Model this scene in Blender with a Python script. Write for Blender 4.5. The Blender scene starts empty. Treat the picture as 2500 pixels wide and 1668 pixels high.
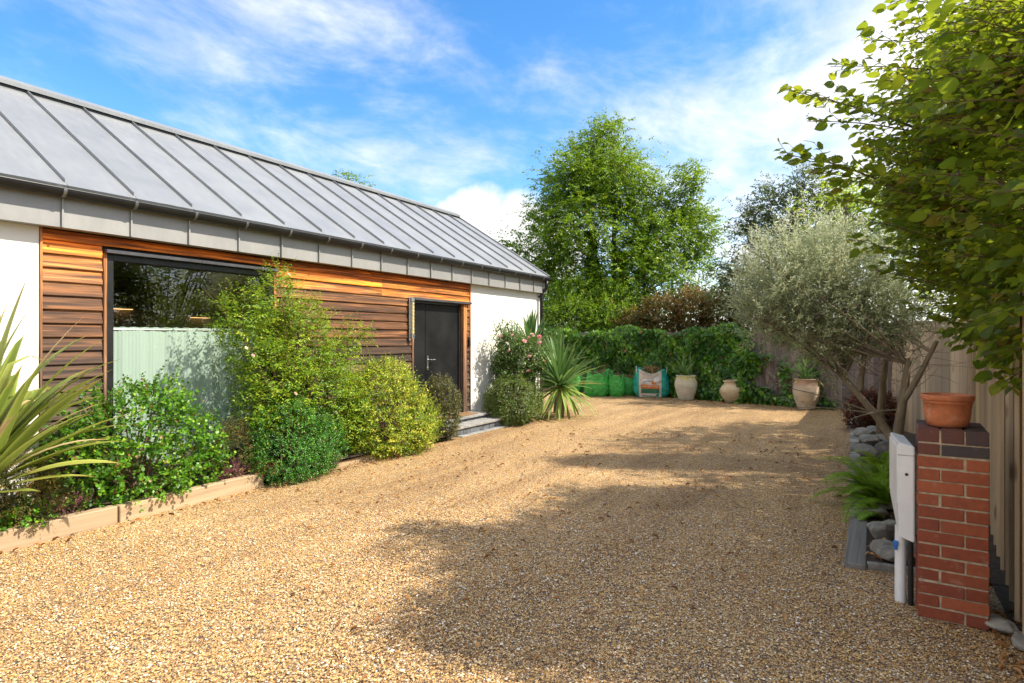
import bpy, bmesh, math, random
import numpy as np
from mathutils import Vector, Matrix

# ------------------------------------------------------------------ camera, sky, sun, exposure
R = math.radians
scene = bpy.context.scene
YAW = 30.906
cam_d = bpy.data.cameras.new('camera')
cam_d.sensor_width = 36.0
cam_d.lens = 1470.0 / 2500.0 * 36.0
cam_d.shift_y = -8.0 / 2500.0
cam_d.clip_start = 0.05
cam_d.clip_end = 3000.0
cam = bpy.data.objects.new('camera', cam_d)
scene.collection.objects.link(cam)
cam.location = (0, 0, 1.6)
cam.rotation_euler = (R(90), 0, R(YAW))
scene.camera = cam

SUN_EL, SUN_AZ = 48.0, 20.0          # azimuth measured from +X towards +Y
world = bpy.data.worlds.new('World')
scene.world = world
world.use_nodes = True
sun_d = bpy.data.lights.new('sun', 'SUN')
sun_d.energy = 3.7
sun_d.angle = R(0.9)
sun_d.color = (1.0, 0.90, 0.73)
sun = bpy.data.objects.new('sun', sun_d)
scene.collection.objects.link(sun)
_to = Vector((math.cos(R(SUN_EL)) * math.cos(R(SUN_AZ)), math.cos(R(SUN_EL)) * math.sin(R(SUN_AZ)), math.sin(R(SUN_EL))))
sun.rotation_euler = _to.to_track_quat('Z', 'Y').to_euler()
scene.view_settings.view_transform = 'Standard'
scene.view_settings.look = 'None'
scene.view_settings.gamma = 1.0
scene.view_settings.exposure = 1.15
scene.render.engine = 'CYCLES'
scene.cycles.max_bounces = 5
scene.cycles.diffuse_bounces = 3
scene.cycles.transparent_max_bounces = 8
scene.cycles.use_denoising = True
scene.cycles.use_adaptive_sampling = True
scene.cycles.adaptive_threshold = 0.02
scene.cycles.caustics_reflective = False
scene.cycles.caustics_refractive = False


class NT:
    """Small helper for node trees."""
    def __init__(s, tree):
        s.t = tree
        s.n = tree.nodes
        s.l = tree.links
    def new(s, typ, **kw):
        nd = s.n.new(typ)
        for k, v in kw.items():
            if k == 'ins':
                for kk, vv in v.items():
                    s.set(nd.inputs[kk], vv)
            else:
                setattr(nd, k, v)
        return nd
    def set(s, sock, v):
        if isinstance(v, bpy.types.NodeSocket):
            s.l.new(v, sock)
        elif isinstance(v, (tuple, list)) and sock.type == 'RGBA' and len(v) == 3:
            sock.default_value = (*v, 1)
        else:
            sock.default_value = v
    def math(s, op, a, b=0.0, c=0.0, clamp=False):
        nd = s.new('ShaderNodeMath', operation=op, use_clamp=clamp)
        for i, v in enumerate((a, b, c)):
            s.set(nd.inputs[i], v)
        return nd.outputs[0]
    def vmath(s, op, a, b=(0, 0, 0), out=0):
        nd = s.new('ShaderNodeVectorMath', operation=op)
        s.set(nd.inputs[0], a)
        if op == 'SCALE':
            s.set(nd.inputs['Scale'], b)
        else:
            s.set(nd.inputs[1], b)
        return nd.outputs['Value'] if op in ('DOT_PRODUCT', 'LENGTH', 'DISTANCE') else nd.outputs[0]
    def mix(s, f, a, b, blend='MIX'):
        nd = s.new('ShaderNodeMix', data_type='RGBA', blend_type=blend)
        s.set(nd.inputs[0], f)
        s.set(nd.inputs[6], a)
        s.set(nd.inputs[7], b)
        return nd.outputs[2]
    def ramp(s, f, stops, interp='LINEAR'):
        nd = s.new('ShaderNodeValToRGB')
        cr = nd.color_ramp
        cr.interpolation = interp
        while len(cr.elements) < len(stops):
            cr.elements.new(0.5)
        for e, (p, c) in zip(cr.elements, stops):
            e.position = p
            e.color = (*c, 1) if len(c) == 3 else c
        s.set(nd.inputs[0], f)
        return nd.outputs[0]
    def mapr(s, v, a, b, c=0.0, d=1.0, smooth=False):
        nd = s.new('ShaderNodeMapRange', interpolation_type='SMOOTHSTEP' if smooth else 'LINEAR')
        for i, x in enumerate((v, a, b, c, d)):
            s.set(nd.inputs[i], x)
        return nd.outputs[0]
    def noise(s, vec, scale, detail=4.0, rough=0.55, dist=0.0, out='Fac'):
        nd = s.new('ShaderNodeTexNoise')
        s.set(nd.inputs['Vector'], vec)
        s.set(nd.inputs['Scale'], scale)
        s.set(nd.inputs['Detail'], detail)
        s.set(nd.inputs['Roughness'], rough)
        s.set(nd.inputs['Distortion'], dist)
        return nd.outputs[out]
    def vor(s, vec, scale, feature='F1', out='Distance', rnd=1.0):
        nd = s.new('ShaderNodeTexVoronoi', feature=feature)
        s.set(nd.inputs['Vector'], vec)
        s.set(nd.inputs['Scale'], scale)
        s.set(nd.inputs['Randomness'], rnd)
        return nd.outputs[out]
    def bump(s, h, strength=0.3, dist=0.01, normal=None):
        nd = s.new('ShaderNodeBump')
        s.set(nd.inputs['Height'], h)
        nd.inputs['Strength'].default_value = strength
        nd.inputs['Distance'].default_value = dist
        if normal is not None:
            s.set(nd.inputs['Normal'], normal)
        return nd.outputs[0]


# sky: Nishita plus drifting clouds, all defined by direction
W = NT(world.node_tree)
for nd in list(W.n):
    W.n.remove(nd)
sky = W.new('ShaderNodeTexSky', sky_type='NISHITA')
sky.sun_disc = False
sky.sun_elevation = R(SUN_EL)
sky.sun_rotation = R(90 - SUN_AZ)
sky.altitude = 50
sky.air_density = 1.0
sky.dust_density = 0.4
sky.ozone_density = 2.5
tc = W.new('ShaderNodeTexCoord')
dvec = W.vmath('NORMALIZE', tc.outputs['Generated'])
sep = W.new('ShaderNodeSeparateXYZ')
W.set(sep.inputs[0], dvec)
zz = W.math('ADD', W.math('MAXIMUM', sep.outputs[2], 0.0), 0.16)
cmb = W.new('ShaderNodeCombineXYZ')
W.set(cmb.inputs[0], W.math('DIVIDE', sep.outputs[0], zz))
W.set(cmb.inputs[1], W.math('DIVIDE', sep.outputs[1], zz))
flat = cmb.outputs[0]
mp = W.new('ShaderNodeMapping')
W.set(mp.inputs[0], flat)
mp.inputs['Rotation'].default_value = (0, 0, R(35))
mp.inputs['Scale'].default_value = (1.0, 0.72, 1)
mp.inputs['Location'].default_value = (3.1, 1.7, 0.3)
wisp = W.noise(mp.outputs[0], 1.15, 9, 0.62, 0.6)
billow = W.noise(dvec, 4.2, 8, 0.55, 0.25)
fine = W.noise(mp.outputs[0], 4.5, 6, 0.6, 0.4)


def cloud_blob(c, inner, outer):
    dp = W.vmath('DOT_PRODUCT', dvec, c)
    return W.mapr(dp, math.cos(R(outer)), math.cos(R(inner)), 0, 1, True)


bank = W.math('MAXIMUM', cloud_blob((-0.15, 0.94, 0.30), 6, 24), W.math('MULTIPLY', cloud_blob((0.35, 0.90, 0.30), 10, 34), 0.9))
puff = W.math('MAXIMUM', cloud_blob((-0.555, 0.812, 0.165), 3, 9), cloud_blob((-0.49, 0.858, 0.15), 2, 8))
veil = W.math('MULTIPLY', cloud_blob((-0.735, 0.575, 0.36), 4, 26), 0.34)
soft = W.math('ADD', W.math('ADD', wisp, W.math('MULTIPLY', bank, 0.11)), W.math('MULTIPLY', veil, 0.5))
soft = W.math('ADD', soft, W.math('MULTIPLY', W.math('SUBTRACT', fine, 0.5), 0.55))
opening = cloud_blob((-0.66, 0.63, 0.41), 14, 52)
soft = W.math('ADD', soft, W.mapr(opening, 0, 1, 0.36, -0.10))  # extra cloud added around the opening, mostly out of view, to whiten ambient light
soft_m = W.mapr(soft, 0.42, 0.98, 0, 0.93, True)
hard = W.math('ADD', W.math('MULTIPLY', puff, 0.62), W.math('MULTIPLY', W.math('SUBTRACT', billow, 0.5), 1.1))
hard_m = W.mapr(hard, 0.26, 0.46, 0, 1, True)
mask = W.math('MAXIMUM', soft_m, hard_m)
hs = W.new('ShaderNodeHueSaturation')
hs.inputs['Saturation'].default_value = 1.3
hs.inputs['Value'].default_value = 0.86
W.set(hs.inputs['Color'], sky.outputs[0])
cloud_col = W.ramp(W.noise(dvec, 6.0, 6, 0.6, 0.3), [(0.28, (2.9, 3.0, 3.15)), (0.68, (4.9, 4.7, 4.4))])
final = W.mix(mask, hs.outputs[0], cloud_col)
bg = W.new('ShaderNodeBackground')
W.set(bg.inputs[0], final)
bg.inputs[1].default_value = 0.15
wo = W.new('ShaderNodeOutputWorld')
W.l.new(bg.outputs[0], wo.inputs[0])

# ------------------------------------------------------------------ object helpers
COL = scene.collection
rng = np.random.default_rng(11)
random.seed(5)


def link(name, data, parent=None, loc=None):
    o = bpy.data.objects.new(name, data)
    COL.objects.link(o)
    if parent is not None:
        o.parent = parent
    if loc is not None:
        o.location = loc
    return o


def tag(o, label=None, cat=None, group=None, kind=None):
    for k, v in (('label', label), ('category', cat), ('group', group), ('kind', kind)):
        if v:
            o[k] = v
    return o


def empty(name, loc=(0, 0, 0), label=None, cat=None, group=None, rz=0.0):
    o = link(name, None, None, loc)
    o.empty_display_size = 0.1
    o.rotation_euler.z = rz
    return tag(o, label, cat, group)


def mesh_py(name, verts, faces, mat=None, smooth=False):
    me = bpy.data.meshes.new(name)
    me.from_pydata([tuple(v) for v in verts], [], [tuple(f) for f in faces])
    if mat:
        me.materials.append(mat)
    if smooth:
        me.polygons.foreach_set('use_smooth', [True] * len(me.polygons))
    me.update()
    return me


def mesh_np(name, V, tris, quads=None, mat=None, rnd=None, smooth=False):
    me = bpy.data.meshes.new(name)
    nt = 0 if tris is None else len(tris)
    nq = 0 if quads is None else len(quads)
    me.vertices.add(len(V))
    me.vertices.foreach_set('co', np.asarray(V, np.float32).ravel())
    idx = []
    if nt:
        idx.append(np.asarray(tris).ravel())
    if nq:
        idx.append(np.asarray(quads).ravel())
    idx = np.concatenate(idx).astype(np.int32)
    me.loops.add(len(idx))
    me.loops.foreach_set('vertex_index', idx)
    tot = np.concatenate([np.full(nt, 3), np.full(nq, 4)]).astype(np.int32)
    st = np.concatenate([[0], np.cumsum(tot)[:-1]]).astype(np.int32)
    me.polygons.add(nt + nq)
    me.polygons.foreach_set('loop_start', st)
    me.polygons.foreach_set('loop_total', tot)
    if smooth:
        me.polygons.foreach_set('use_smooth', np.ones(nt + nq, bool))
    if rnd is not None:
        at = me.attributes.new('rnd', 'FLOAT', 'POINT')
        at.data.foreach_set('value', np.asarray(rnd, np.float32))
    if mat:
        me.materials.append(mat)
    me.update(calc_edges=True)
    me.validate()
    return me


class MB:
    """Collects boxes, tubes, lathes and links them as one mesh object."""
    def __init__(s):
        s.v = []
        s.f = []
    def add(s, vs, fs):
        b = len(s.v)
        s.v += [tuple(v) for v in vs]
        s.f += [tuple(i + b for i in f) for f in fs]
        return s
    def box(s, x0, x1, y0, y1, z0, z1, bev=0.0):
        if bev <= 0:
            vs = [(x, y, z) for z in (z0, z1) for y in (y0, y1) for x in (x0, x1)]
            return s.add(vs, [(0, 2, 3, 1), (4, 5, 7, 6), (0, 1, 5, 4), (2, 6, 7, 3), (0, 4, 6, 2), (1, 3, 7, 5)])
        bm = bmesh.new()
        bmesh.ops.create_cube(bm, size=1)
        for v in bm.verts:
            v.co = Vector(((x0 + x1) / 2 + v.co.x * (x1 - x0), (y0 + y1) / 2 + v.co.y * (y1 - y0), (z0 + z1) / 2 + v.co.z * (z1 - z0)))
        bmesh.ops.bevel(bm, geom=bm.edges[:], offset=bev, segments=1, affect='EDGES')
        bm.verts.index_update()
        s.add([v.co[:] for v in bm.verts], [[v.index for v in f.verts] for f in bm.faces])
        bm.free()
        return s
    def prism(s, prof, axis, a0, a1):
        """prof: 2D polygon; axis 'y' -> (x,z) profile swept along y, 'x' -> (y,z), 'z' -> (x,y)."""
        n = len(prof)
        def p(q, a):
            return {'y': (q[0], a, q[1]), 'x': (a, q[0], q[1]), 'z': (q[0], q[1], a)}[axis]
        vs = [p(q, a0) for q in prof] + [p(q, a1) for q in prof]
        fs = [(i, (i + 1) % n, (i + 1) % n + n, i + n) for i in range(n)] + [tuple(range(n))[::-1], tuple(range(n, 2 * n))]
        return s.add(vs, fs)
    def tube(s, pts, rad, sides=8, cap=True):
        pts = [Vector(p) for p in pts]
        n = len(pts)
        if not hasattr(rad, '__len__'):
            rad = [rad] * n
        t0 = (pts[1] - pts[0]).normalized()
        a = t0.orthogonal().normalized()
        vs = []
        for i, p in enumerate(pts):
            t = (pts[min(i + 1, n - 1)] - pts[max(i - 1, 0)]).normalized()
            a = (a - t * a.dot(t))
            a = a.normalized() if a.length > 1e-6 else t.orthogonal().normalized()
            b = t.cross(a)
            for k in range(sides):
                an = 2 * math.pi * k / sides
                vs.append(p + (a * math.cos(an) + b * math.sin(an)) * rad[i])
        fs = []
        for i in range(n - 1):
            for k in range(sides):
                k2 = (k + 1) % sides
                fs.append((i * sides + k, i * sides + k2, (i + 1) * sides + k2, (i + 1) * sides + k))
        if cap:
            fs.append(tuple(range(sides))[::-1])
            fs.append(tuple((n - 1) * sides + k for k in range(sides)))
        return s.add(vs, fs)
    def lathe(s, prof, sides=40, c=(0, 0, 0), wob=0.0):
        vs = []
        for j, (r, z) in enumerate(prof):
            for k in range(sides):
                an = 2 * math.pi * k / sides
                rr = r * (1 + wob * math.sin(an * 2 + j * .3))
                vs.append((c[0] + rr * math.cos(an), c[1] + rr * math.sin(an), c[2] + z))
        fs = []
        for j in range(len(prof) - 1):
            for k in range(sides):
                k2 = (k + 1) % sides
                fs.append((j * sides + k, j * sides + k2, (j + 1) * sides + k2, (j + 1) * sides + k))
        return s.add(vs, fs)
    def build(s, name, mat, parent=None, smooth=False, loc=None):
        return link(name, mesh_py(name, s.v, s.f, mat, smooth), parent, loc)


def box(name, mat, parent, x0, x1, y0, y1, z0, z1, bev=0.0):
    """A box whose origin is at its own low corner, so that object coordinates start there."""
    o = MB().box(0, x1 - x0, 0, y1 - y0, 0, z1 - z0, bev).build(name, mat, parent)
    o.location = (x0, y0, z0)
    return o


def bez(a, c, b, n):
    a, b, c = np.array(a, float), np.array(b, float), np.array(c, float)
    t = np.linspace(0, 1, n)[:, None]
    return a * (1 - t) ** 2 + 2 * c * t * (1 - t) + b * t ** 2


def unit(a):
    a = np.asarray(a, float)
    return a / np.maximum(np.linalg.norm(a, axis=-1, keepdims=True), 1e-9)


# leaf templates: (t along, s across, n out of plane); faces split into tris and quads
T_DIAMOND = (np.array([(0, 0, 0), (.45, .5, .06), (1, 0, -.04), (.45, -.5, .06)]), [(0, 1, 2), (0, 2, 3)], [])
T_OVAL = (np.array([(0, 0, 0), (.30, .44, .11), (.66, .35, .04), (1, 0, -.20), (.66, -.35, .08), (.30, -.44, .07), (.30, 0, 0), (.66, 0, -.05)]),
          [(0, 1, 6), (2, 3, 7), (0, 6, 5), (4, 7, 3)], [(1, 2, 7, 6), (6, 7, 4, 5)])
T_ROUND = (np.array([(0, 0, 0), (.25, .42, .05), (.7, .45, .05), (1, 0, -.05), (.7, -.45, .05), (.25, -.42, .05)]), [], [(0, 1, 2, 3), (0, 3, 4, 5)])
T_IVY = (np.array([(0, 0, 0), (-.12, .34, .03), (.22, .52, .05), (.48, .30, .02), (1, 0, -.10), (.48, -.30, .02), (.22, -.52, .05), (-.12, -.34, .03)]),
         [], [(0, 1, 2, 3), (0, 3, 4, 5), (0, 5, 6, 7)])


def leaf_mesh(name, tpl, P, D, U, L, Wd, mat, rnd=None):
    T, tr, qu = tpl
    n, k = len(P), len(T)
    D = unit(D)
    S = unit(np.cross(D, U))
    N = np.cross(S, D)
    L = np.broadcast_to(np.asarray(L, float), (n,))[:, None, None]
    Wd = np.broadcast_to(np.asarray(Wd, float), (n,))[:, None, None]
    V = P[:, None] + D[:, None] * L * T[None, :, 0:1] + S[:, None] * Wd * T[None, :, 1:2] + N[:, None] * L * T[None, :, 2:3]
    off = (np.arange(n) * k)[:, None, None]
    tris = (np.array(tr)[None] + off).reshape(-1, 3) if tr else None
    quads = (np.array(qu)[None] + off).reshape(-1, 4) if qu else None
    if rnd is None:
        rnd = rng.random(n)
    return mesh_np(name, V.reshape(-1, 3), tris, quads, mat, np.repeat(rnd, k))


def crown(lumps, n, lo=.55, hi=1.0, seed=0, inside=.72):
    """Points with outward directions spread through the outer part of a union of ellipsoids (cx,cy,cz,rx,ry,rz)."""
    g = np.random.default_rng(seed)
    Lm = np.array([l if len(l) == 6 else (*l[:3], l[3], l[3], l[3]) for l in lumps], float)
    w = (Lm[:, 3] * Lm[:, 4] * Lm[:, 5]) ** .667
    P, O = [], []
    tot = 0
    while tot < n:
        m = n * 2
        i = g.choice(len(Lm), m, p=w / w.sum())
        d = unit(g.normal(size=(m, 3)))
        r = lo + (hi - lo) * np.sqrt(g.random(m))
        r *= 1 + .10 * np.sin(d[:, 0] * 7 + i) * np.sin(d[:, 1] * 6 + 2 * i) + .06 * g.normal(size=m)
        p = Lm[i, :3] + d * Lm[i, 3:] * r[:, None]
        q = np.linalg.norm((p[:, None] - Lm[None, :, :3]) / Lm[None, :, 3:], axis=2)
        q[np.arange(m), i] = 9
        keep = q.min(1) > inside
        o = unit(d / Lm[i, 3:])
        P.append(p[keep])
        O.append(o[keep])
        tot += keep.sum()
    return np.concatenate(P)[:n], np.concatenate(O)[:n]


def twig_leaves(P, O, tl, K, L, Wd, seed=0, up=.3, wander=.5, spread=.9, flat=.8, planar=False, droop=.0):
    """K leaves along a short twig at each P heading along O; returns arrays for leaf_mesh plus twig end points."""
    g = np.random.default_rng(seed)
    n = len(P)
    d = unit(O + np.array([0, 0, up]) + wander * g.normal(size=(n, 3)))
    ln = tl * g.uniform(.6, 1.25, n) * np.where(g.random(n) < .07, 1.9, 1.0)
    if planar:
        side = unit(np.cross(d, np.array([0, 0, 1.0]) + .25 * g.normal(size=(n, 3))))
    else:
        side = unit(np.cross(d, g.normal(size=(n, 3))))
    sd2 = np.cross(d, side)
    t = np.linspace(.12, 1, K)
    ph = np.arange(K)
    if planar:
        ca = np.where(ph % 2 == 0, 1.0, -1.0)
        sa = np.zeros(K)
    else:
        ca, sa = np.cos(ph * 2.4), np.sin(ph * 2.4)
    base = P[:, None] + d[:, None] * (ln[:, None] * t[None])[..., None]
    base[..., 2] -= droop * (ln[:, None] * t[None]) ** 2
    lat = side[:, None] * ca[None, :, None] + sd2[:, None] * sa[None, :, None]
    fwd = (.35 + .8 * (t ** 3))[None, :, None]
    ld = unit(d[:, None] * fwd + lat * spread + .22 * g.normal(size=(n, K, 3)))
    ld[..., 2] -= droop * .4
    uu = unit(np.array([0, 0, 1.0]) * flat + O[:, None] * .5 + .45 * g.normal(size=(n, K, 3)))
    sz = g.uniform(.7, 1.15, (n, K)) * (1 - .25 * t[None] ** 2)
    tr = np.clip(g.normal(.5, .18, (n, 1)) + g.normal(0, .13, (n, K)), 0, 1)
    return base.reshape(-1, 3), ld.reshape(-1, 3), uu.reshape(-1, 3), (L * sz).ravel(), (Wd * sz).ravel(), tr.ravel(), d, ln

# ------------------------------------------------------------------ materials
def mat(name):
    m = bpy.data.materials.new(name)
    m.use_nodes = True
    t = NT(m.node_tree)
    for nd in list(t.n):
        t.n.remove(nd)
    out = t.new('ShaderNodeOutputMaterial')
    b = t.new('ShaderNodeBsdfPrincipled')
    t.l.new(b.outputs[0], out.inputs[0])
    t.out = out
    t.b = b
    t.tc = t.new('ShaderNodeTexCoord')
    t.obj = t.tc.outputs['Object']
    t.geo = t.new('ShaderNodeNewGeometry')
    t.pos = t.geo.outputs['Position']
    t.info = t.new('ShaderNodeObjectInfo')
    return m, t


def simple(name, col, rough=.6, metal=0.0, nscale=8, namt=.15, bscale=60, bstr=.12, bdist=.004, spec=.5, coat=0.0, stain=0.0, bloom=None):
    """A flat colour with mottling and fine relief."""
    m, t = mat(name)
    n = t.noise(t.pos, nscale, 5, .6)
    dk = tuple(c * (1 - namt * 1.6) for c in col)
    lt = tuple(min(1, c * (1 + namt)) for c in col)
    c = t.ramp(n, [(.3, dk), (.7, lt)])
    if stain > 0:
        st = t.mapr(t.noise(t.vmath('MULTIPLY', t.pos, (2.2, 2.2, .5)), 3, 6, .65), .52, .78, 0, stain)
        c = t.mix(st, c, tuple(x * .45 for x in col))
    if bloom:
        c = t.mix(t.mapr(t.noise(t.pos, 17, 6, .7), .54, .76, 0, .6), c, bloom)
    t.set(t.b.inputs['Base Color'], c)
    t.set(t.b.inputs['Roughness'], t.mapr(n, .3, .7, rough * .9, min(1, rough * 1.1)))
    t.b.inputs['Metallic'].default_value = metal
    t.b.inputs['Specular IOR Level'].default_value = spec
    t.b.inputs['Coat Weight'].default_value = coat
    if bstr > 0:
        t.set(t.b.inputs['Normal'], t.bump(t.noise(t.pos, bscale, 4, .6), bstr, bdist))
    return m


def leafmat(name, stops, src='attr', trans=.35, rough=.42, spec=.4, vein=0, tip=None, dead=.03):
    """Leaf blade: colours spread over a per-leaf random value, light passes through. tip = colour that the ends dry to."""
    m, t = mat(name)
    if src == 'attr':
        a = t.new('ShaderNodeAttribute', attribute_name='rnd')
        f = a.outputs['Fac']
    else:
        f = t.info.outputs['Random']
    f = t.math('ADD', f, t.math('MULTIPLY', t.math('SUBTRACT', t.noise(t.pos, 2.2, 3, .5), .5), .5), clamp=True)
    k = len(stops) - 1
    f0 = f
    c = t.ramp(f, [(.08 + .84 * i / k, s) for i, s in enumerate(stops)])
    if dead:
        base_f = a.outputs['Fac'] if src == 'attr' else t.info.outputs['Random']
        c = t.mix(t.mapr(t.math('FRACT', t.math('MULTIPLY', base_f, 61.7)), 1 - dead, 1 - dead + .004), c, (.24, .12, .035))
    if tip is not None:
        tp = t.new('ShaderNodeAttribute', attribute_name='along').outputs['Fac']
        jit = t.math('ADD', tp, t.math('MULTIPLY', t.math('SUBTRACT', t.noise(t.pos, 9, 3, .6), .5), .35))
        c = t.mix(t.mapr(jit, .86, 1.0, 0, .85, True), c, tip)
        edge = t.new('ShaderNodeAttribute', attribute_name='edge').outputs['Fac']
        c = t.mix(t.math('MULTIPLY', t.mapr(edge, .5, 1, 0, 1), .45), c, tuple(min(1, x * 1.7) for x in stops[-1]))
    nrm = None
    if vein:
        w = t.new('ShaderNodeTexWave', wave_type='BANDS', bands_direction='X')
        t.set(w.inputs['Vector'], t.obj)
        w.inputs['Scale'].default_value = vein
        w.inputs['Distortion'].default_value = .6
        nrm = t.bump(w.outputs['Fac'], .35, .004)
        c = t.mix(t.math('MULTIPLY', w.outputs['Fac'], .18), c, stops[-1])
        t.set(t.b.inputs['Normal'], nrm)
    t.set(t.b.inputs['Base Color'], c)
    t.b.inputs['Roughness'].default_value = rough
    t.b.inputs['Specular IOR Level'].default_value = spec
    tr = t.new('ShaderNodeBsdfTranslucent')
    t.set(tr.inputs[0], t.mix(.5, c, tuple(min(1, x * 1.8) for x in stops[-1])))
    mx = t.new('ShaderNodeMixShader')
    mx.inputs[0].default_value = trans
    t.l.new(t.b.outputs[0], mx.inputs[1])
    t.l.new(tr.outputs[0], mx.inputs[2])
    t.l.new(mx.outputs[0], t.out.inputs[0])
    return m


def bark(name, a, b, scale=14):
    m, t = mat(name)
    v = t.vmath('MULTIPLY', t.pos, (1, 1, .3))
    n = t.noise(v, scale, 6, .65)
    t.set(t.b.inputs['Base Color'], t.ramp(n, [(.3, a), (.7, b)]))
    t.b.inputs['Roughness'].default_value = .85
    t.set(t.b.inputs['Normal'], t.bump(n, .5, .02))
    return m


def wood(name, stops, axis='y', gscale=1.0, rough=.7, weather=None, knots=.6, relief=.35):
    """Sawn timber with grain along one axis, offset by a per-piece random; weather = stops over world height."""
    m, t = mat(name)
    s = {'x': (1.1, 34, 34), 'y': (34, 1.1, 34), 'z': (34, 34, 1.1)}[axis]
    off = t.vmath('SCALE', (17.3, 9.1, 5.7), t.info.outputs['Random'])
    v = t.vmath('MULTIPLY', t.vmath('ADD', t.obj, off), tuple(q * gscale for q in s))
    g1 = t.noise(v, 1.0, 6, .62, .8)
    g2 = t.noise(t.vmath('MULTIPLY', v, (.35, .35, .35)), 1.0, 4, .55, 1.6)
    g = t.math('ADD', t.math('MULTIPLY', g1, .6), t.math('MULTIPLY', g2, .4))
    k = len(stops) - 1
    c = t.ramp(g, [(.28 + .44 * i / k, q) for i, q in enumerate(stops)])
    if weather:
        sz = t.new('ShaderNodeSeparateXYZ')
        t.set(sz.inputs[0], t.pos)
        wz = t.math('ADD', sz.outputs[2], t.math('MULTIPLY', t.math('SUBTRACT', t.info.outputs['Random'], .5), .12))
        wz = t.math('ADD', wz, t.math('MULTIPLY', t.math('SUBTRACT', t.noise(t.vmath('MULTIPLY', t.pos, (1, 1.4, 6)), 1.3, 4), .5), .42))
        z0, z1 = weather[0][0], weather[-1][0]
        wc = t.ramp(t.mapr(wz, z0, z1), [((z - z0) / (z1 - z0), q) for z, q in weather])
        c = t.mix(1.0, wc, t.ramp(g, [(.38, (.20, .16, .15)), (.46, (.62, .58, .56)), (.53, (1.15, 1.12, 1.08)), (.61, (2.3, 2.15, 1.95))]), 'MULTIPLY')
    if knots:
        kv = t.vmath('MULTIPLY', t.vmath('ADD', t.obj, off), {'x': (2.0, 9, 9), 'y': (9, 2.0, 9), 'z': (9, 9, 2.0)}[axis])
        kd = t.vor(kv, 1.0)
        c = t.mix(t.math('MULTIPLY', t.mapr(kd, .16, .05, 0, 1, True), knots), c, tuple(q * .35 for q in stops[0]))
    c = t.mix(1.0, c, t.ramp(t.info.outputs['Random'], [(0, (.70, .70, .72)), (.5, (.95, .94, .93)), (1, (1.28, 1.24, 1.18))]), 'MULTIPLY')
    t.set(t.b.inputs['Base Color'], c)
    t.b.inputs['Roughness'].default_value = rough
    t.set(t.b.inputs['Normal'], t.bump(g1, relief, .004))
    return m


def gravelcol(t, f):
    return t.ramp(f, [(0.0, (.05, .042, .04)), (.12, (.15, .10, .07)), (.24, (.38, .20, .07)), (.36, (.62, .35, .10)), (.48, (.71, .46, .165)), (.56, (.28, .23, .195)),
                      (.64, (.63, .39, .13)), (.74, (.79, .62, .34)), (.82, (.34, .22, .13)), (.89, (.55, .23, .06)), (.94, (.82, .74, .58)), (1.0, (.88, .84, .74))])


M = {}
# gravel sheet
m, t = mat('gravel_sheet')
v = t.pos
vn = t.new('ShaderNodeTexVoronoi')
t.set(vn.inputs['Vector'], t.vmath('ADD', v, t.vmath('SCALE', t.noise(v, 60, 2, .5, 0, 'Color'), .006)))
vn.inputs['Scale'].default_value = 108
sepc = t.new('ShaderNodeSeparateColor')
t.set(sepc.inputs[0], vn.outputs['Color'])
c = gravelcol(t, sepc.outputs[0])
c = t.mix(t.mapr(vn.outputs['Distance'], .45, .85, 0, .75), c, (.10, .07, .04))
big = t.noise(v, .55, 5, .55)
c = t.mix(1.0, c, t.ramp(big, [(.3, (.80, .76, .70)), (.7, (1.12, 1.1, 1.05))]), 'MULTIPLY')
trk = t.noise(t.vmath('MULTIPLY', v, (1.5, .16, 1)), 1.1, 4, .6, .4)
c = t.mix(1.0, c, t.ramp(trk, [(.38, (.78, .74, .70)), (.55, (1.06, 1.05, 1.03))]), 'MULTIPLY')
t.set(t.b.inputs['Base Color'], c)
t.b.inputs['Roughness'].default_value = .8
bh = t.math('ADD', t.math('SUBTRACT', 1.0, vn.outputs['Distance']), t.math('MULTIPLY', sepc.outputs[1], .8))
n1 = t.bump(bh, .9, .008)
n1 = t.bump(t.noise(v, 5, 4, .6), .5, .03, n1)
t.set(t.b.inputs['Normal'], n1)
M['gravel'] = m
# gravel pebbles
m, t = mat('gravel_pebble')
a = t.new('ShaderNodeAttribute', attribute_name='rnd')
c = gravelcol(t, a.outputs['Fac'])
c = t.mix(1.0, c, t.ramp(t.noise(t.pos, 160, 3, .6), [(.3, (.8, .8, .8)), (.7, (1.15, 1.15, 1.15))]), 'MULTIPLY')
t.set(t.b.inputs['Base Color'], c)
t.b.inputs['Roughness'].default_value = .55
M['pebble'] = m
M['soil'] = simple('soil', (.075, .05, .034), .95, nscale=30, namt=.4, bscale=90, bstr=.9, bdist=.02)
M['field'] = simple('field', (.07, .09, .03), .95, nscale=3, namt=.4, bscale=30, bstr=.6, bdist=.03)
M['render'] = simple('white_render', (.80, .785, .75), .85, nscale=1.6, namt=.03, bscale=140, bstr=.35, bdist=.003, stain=.05)
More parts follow.
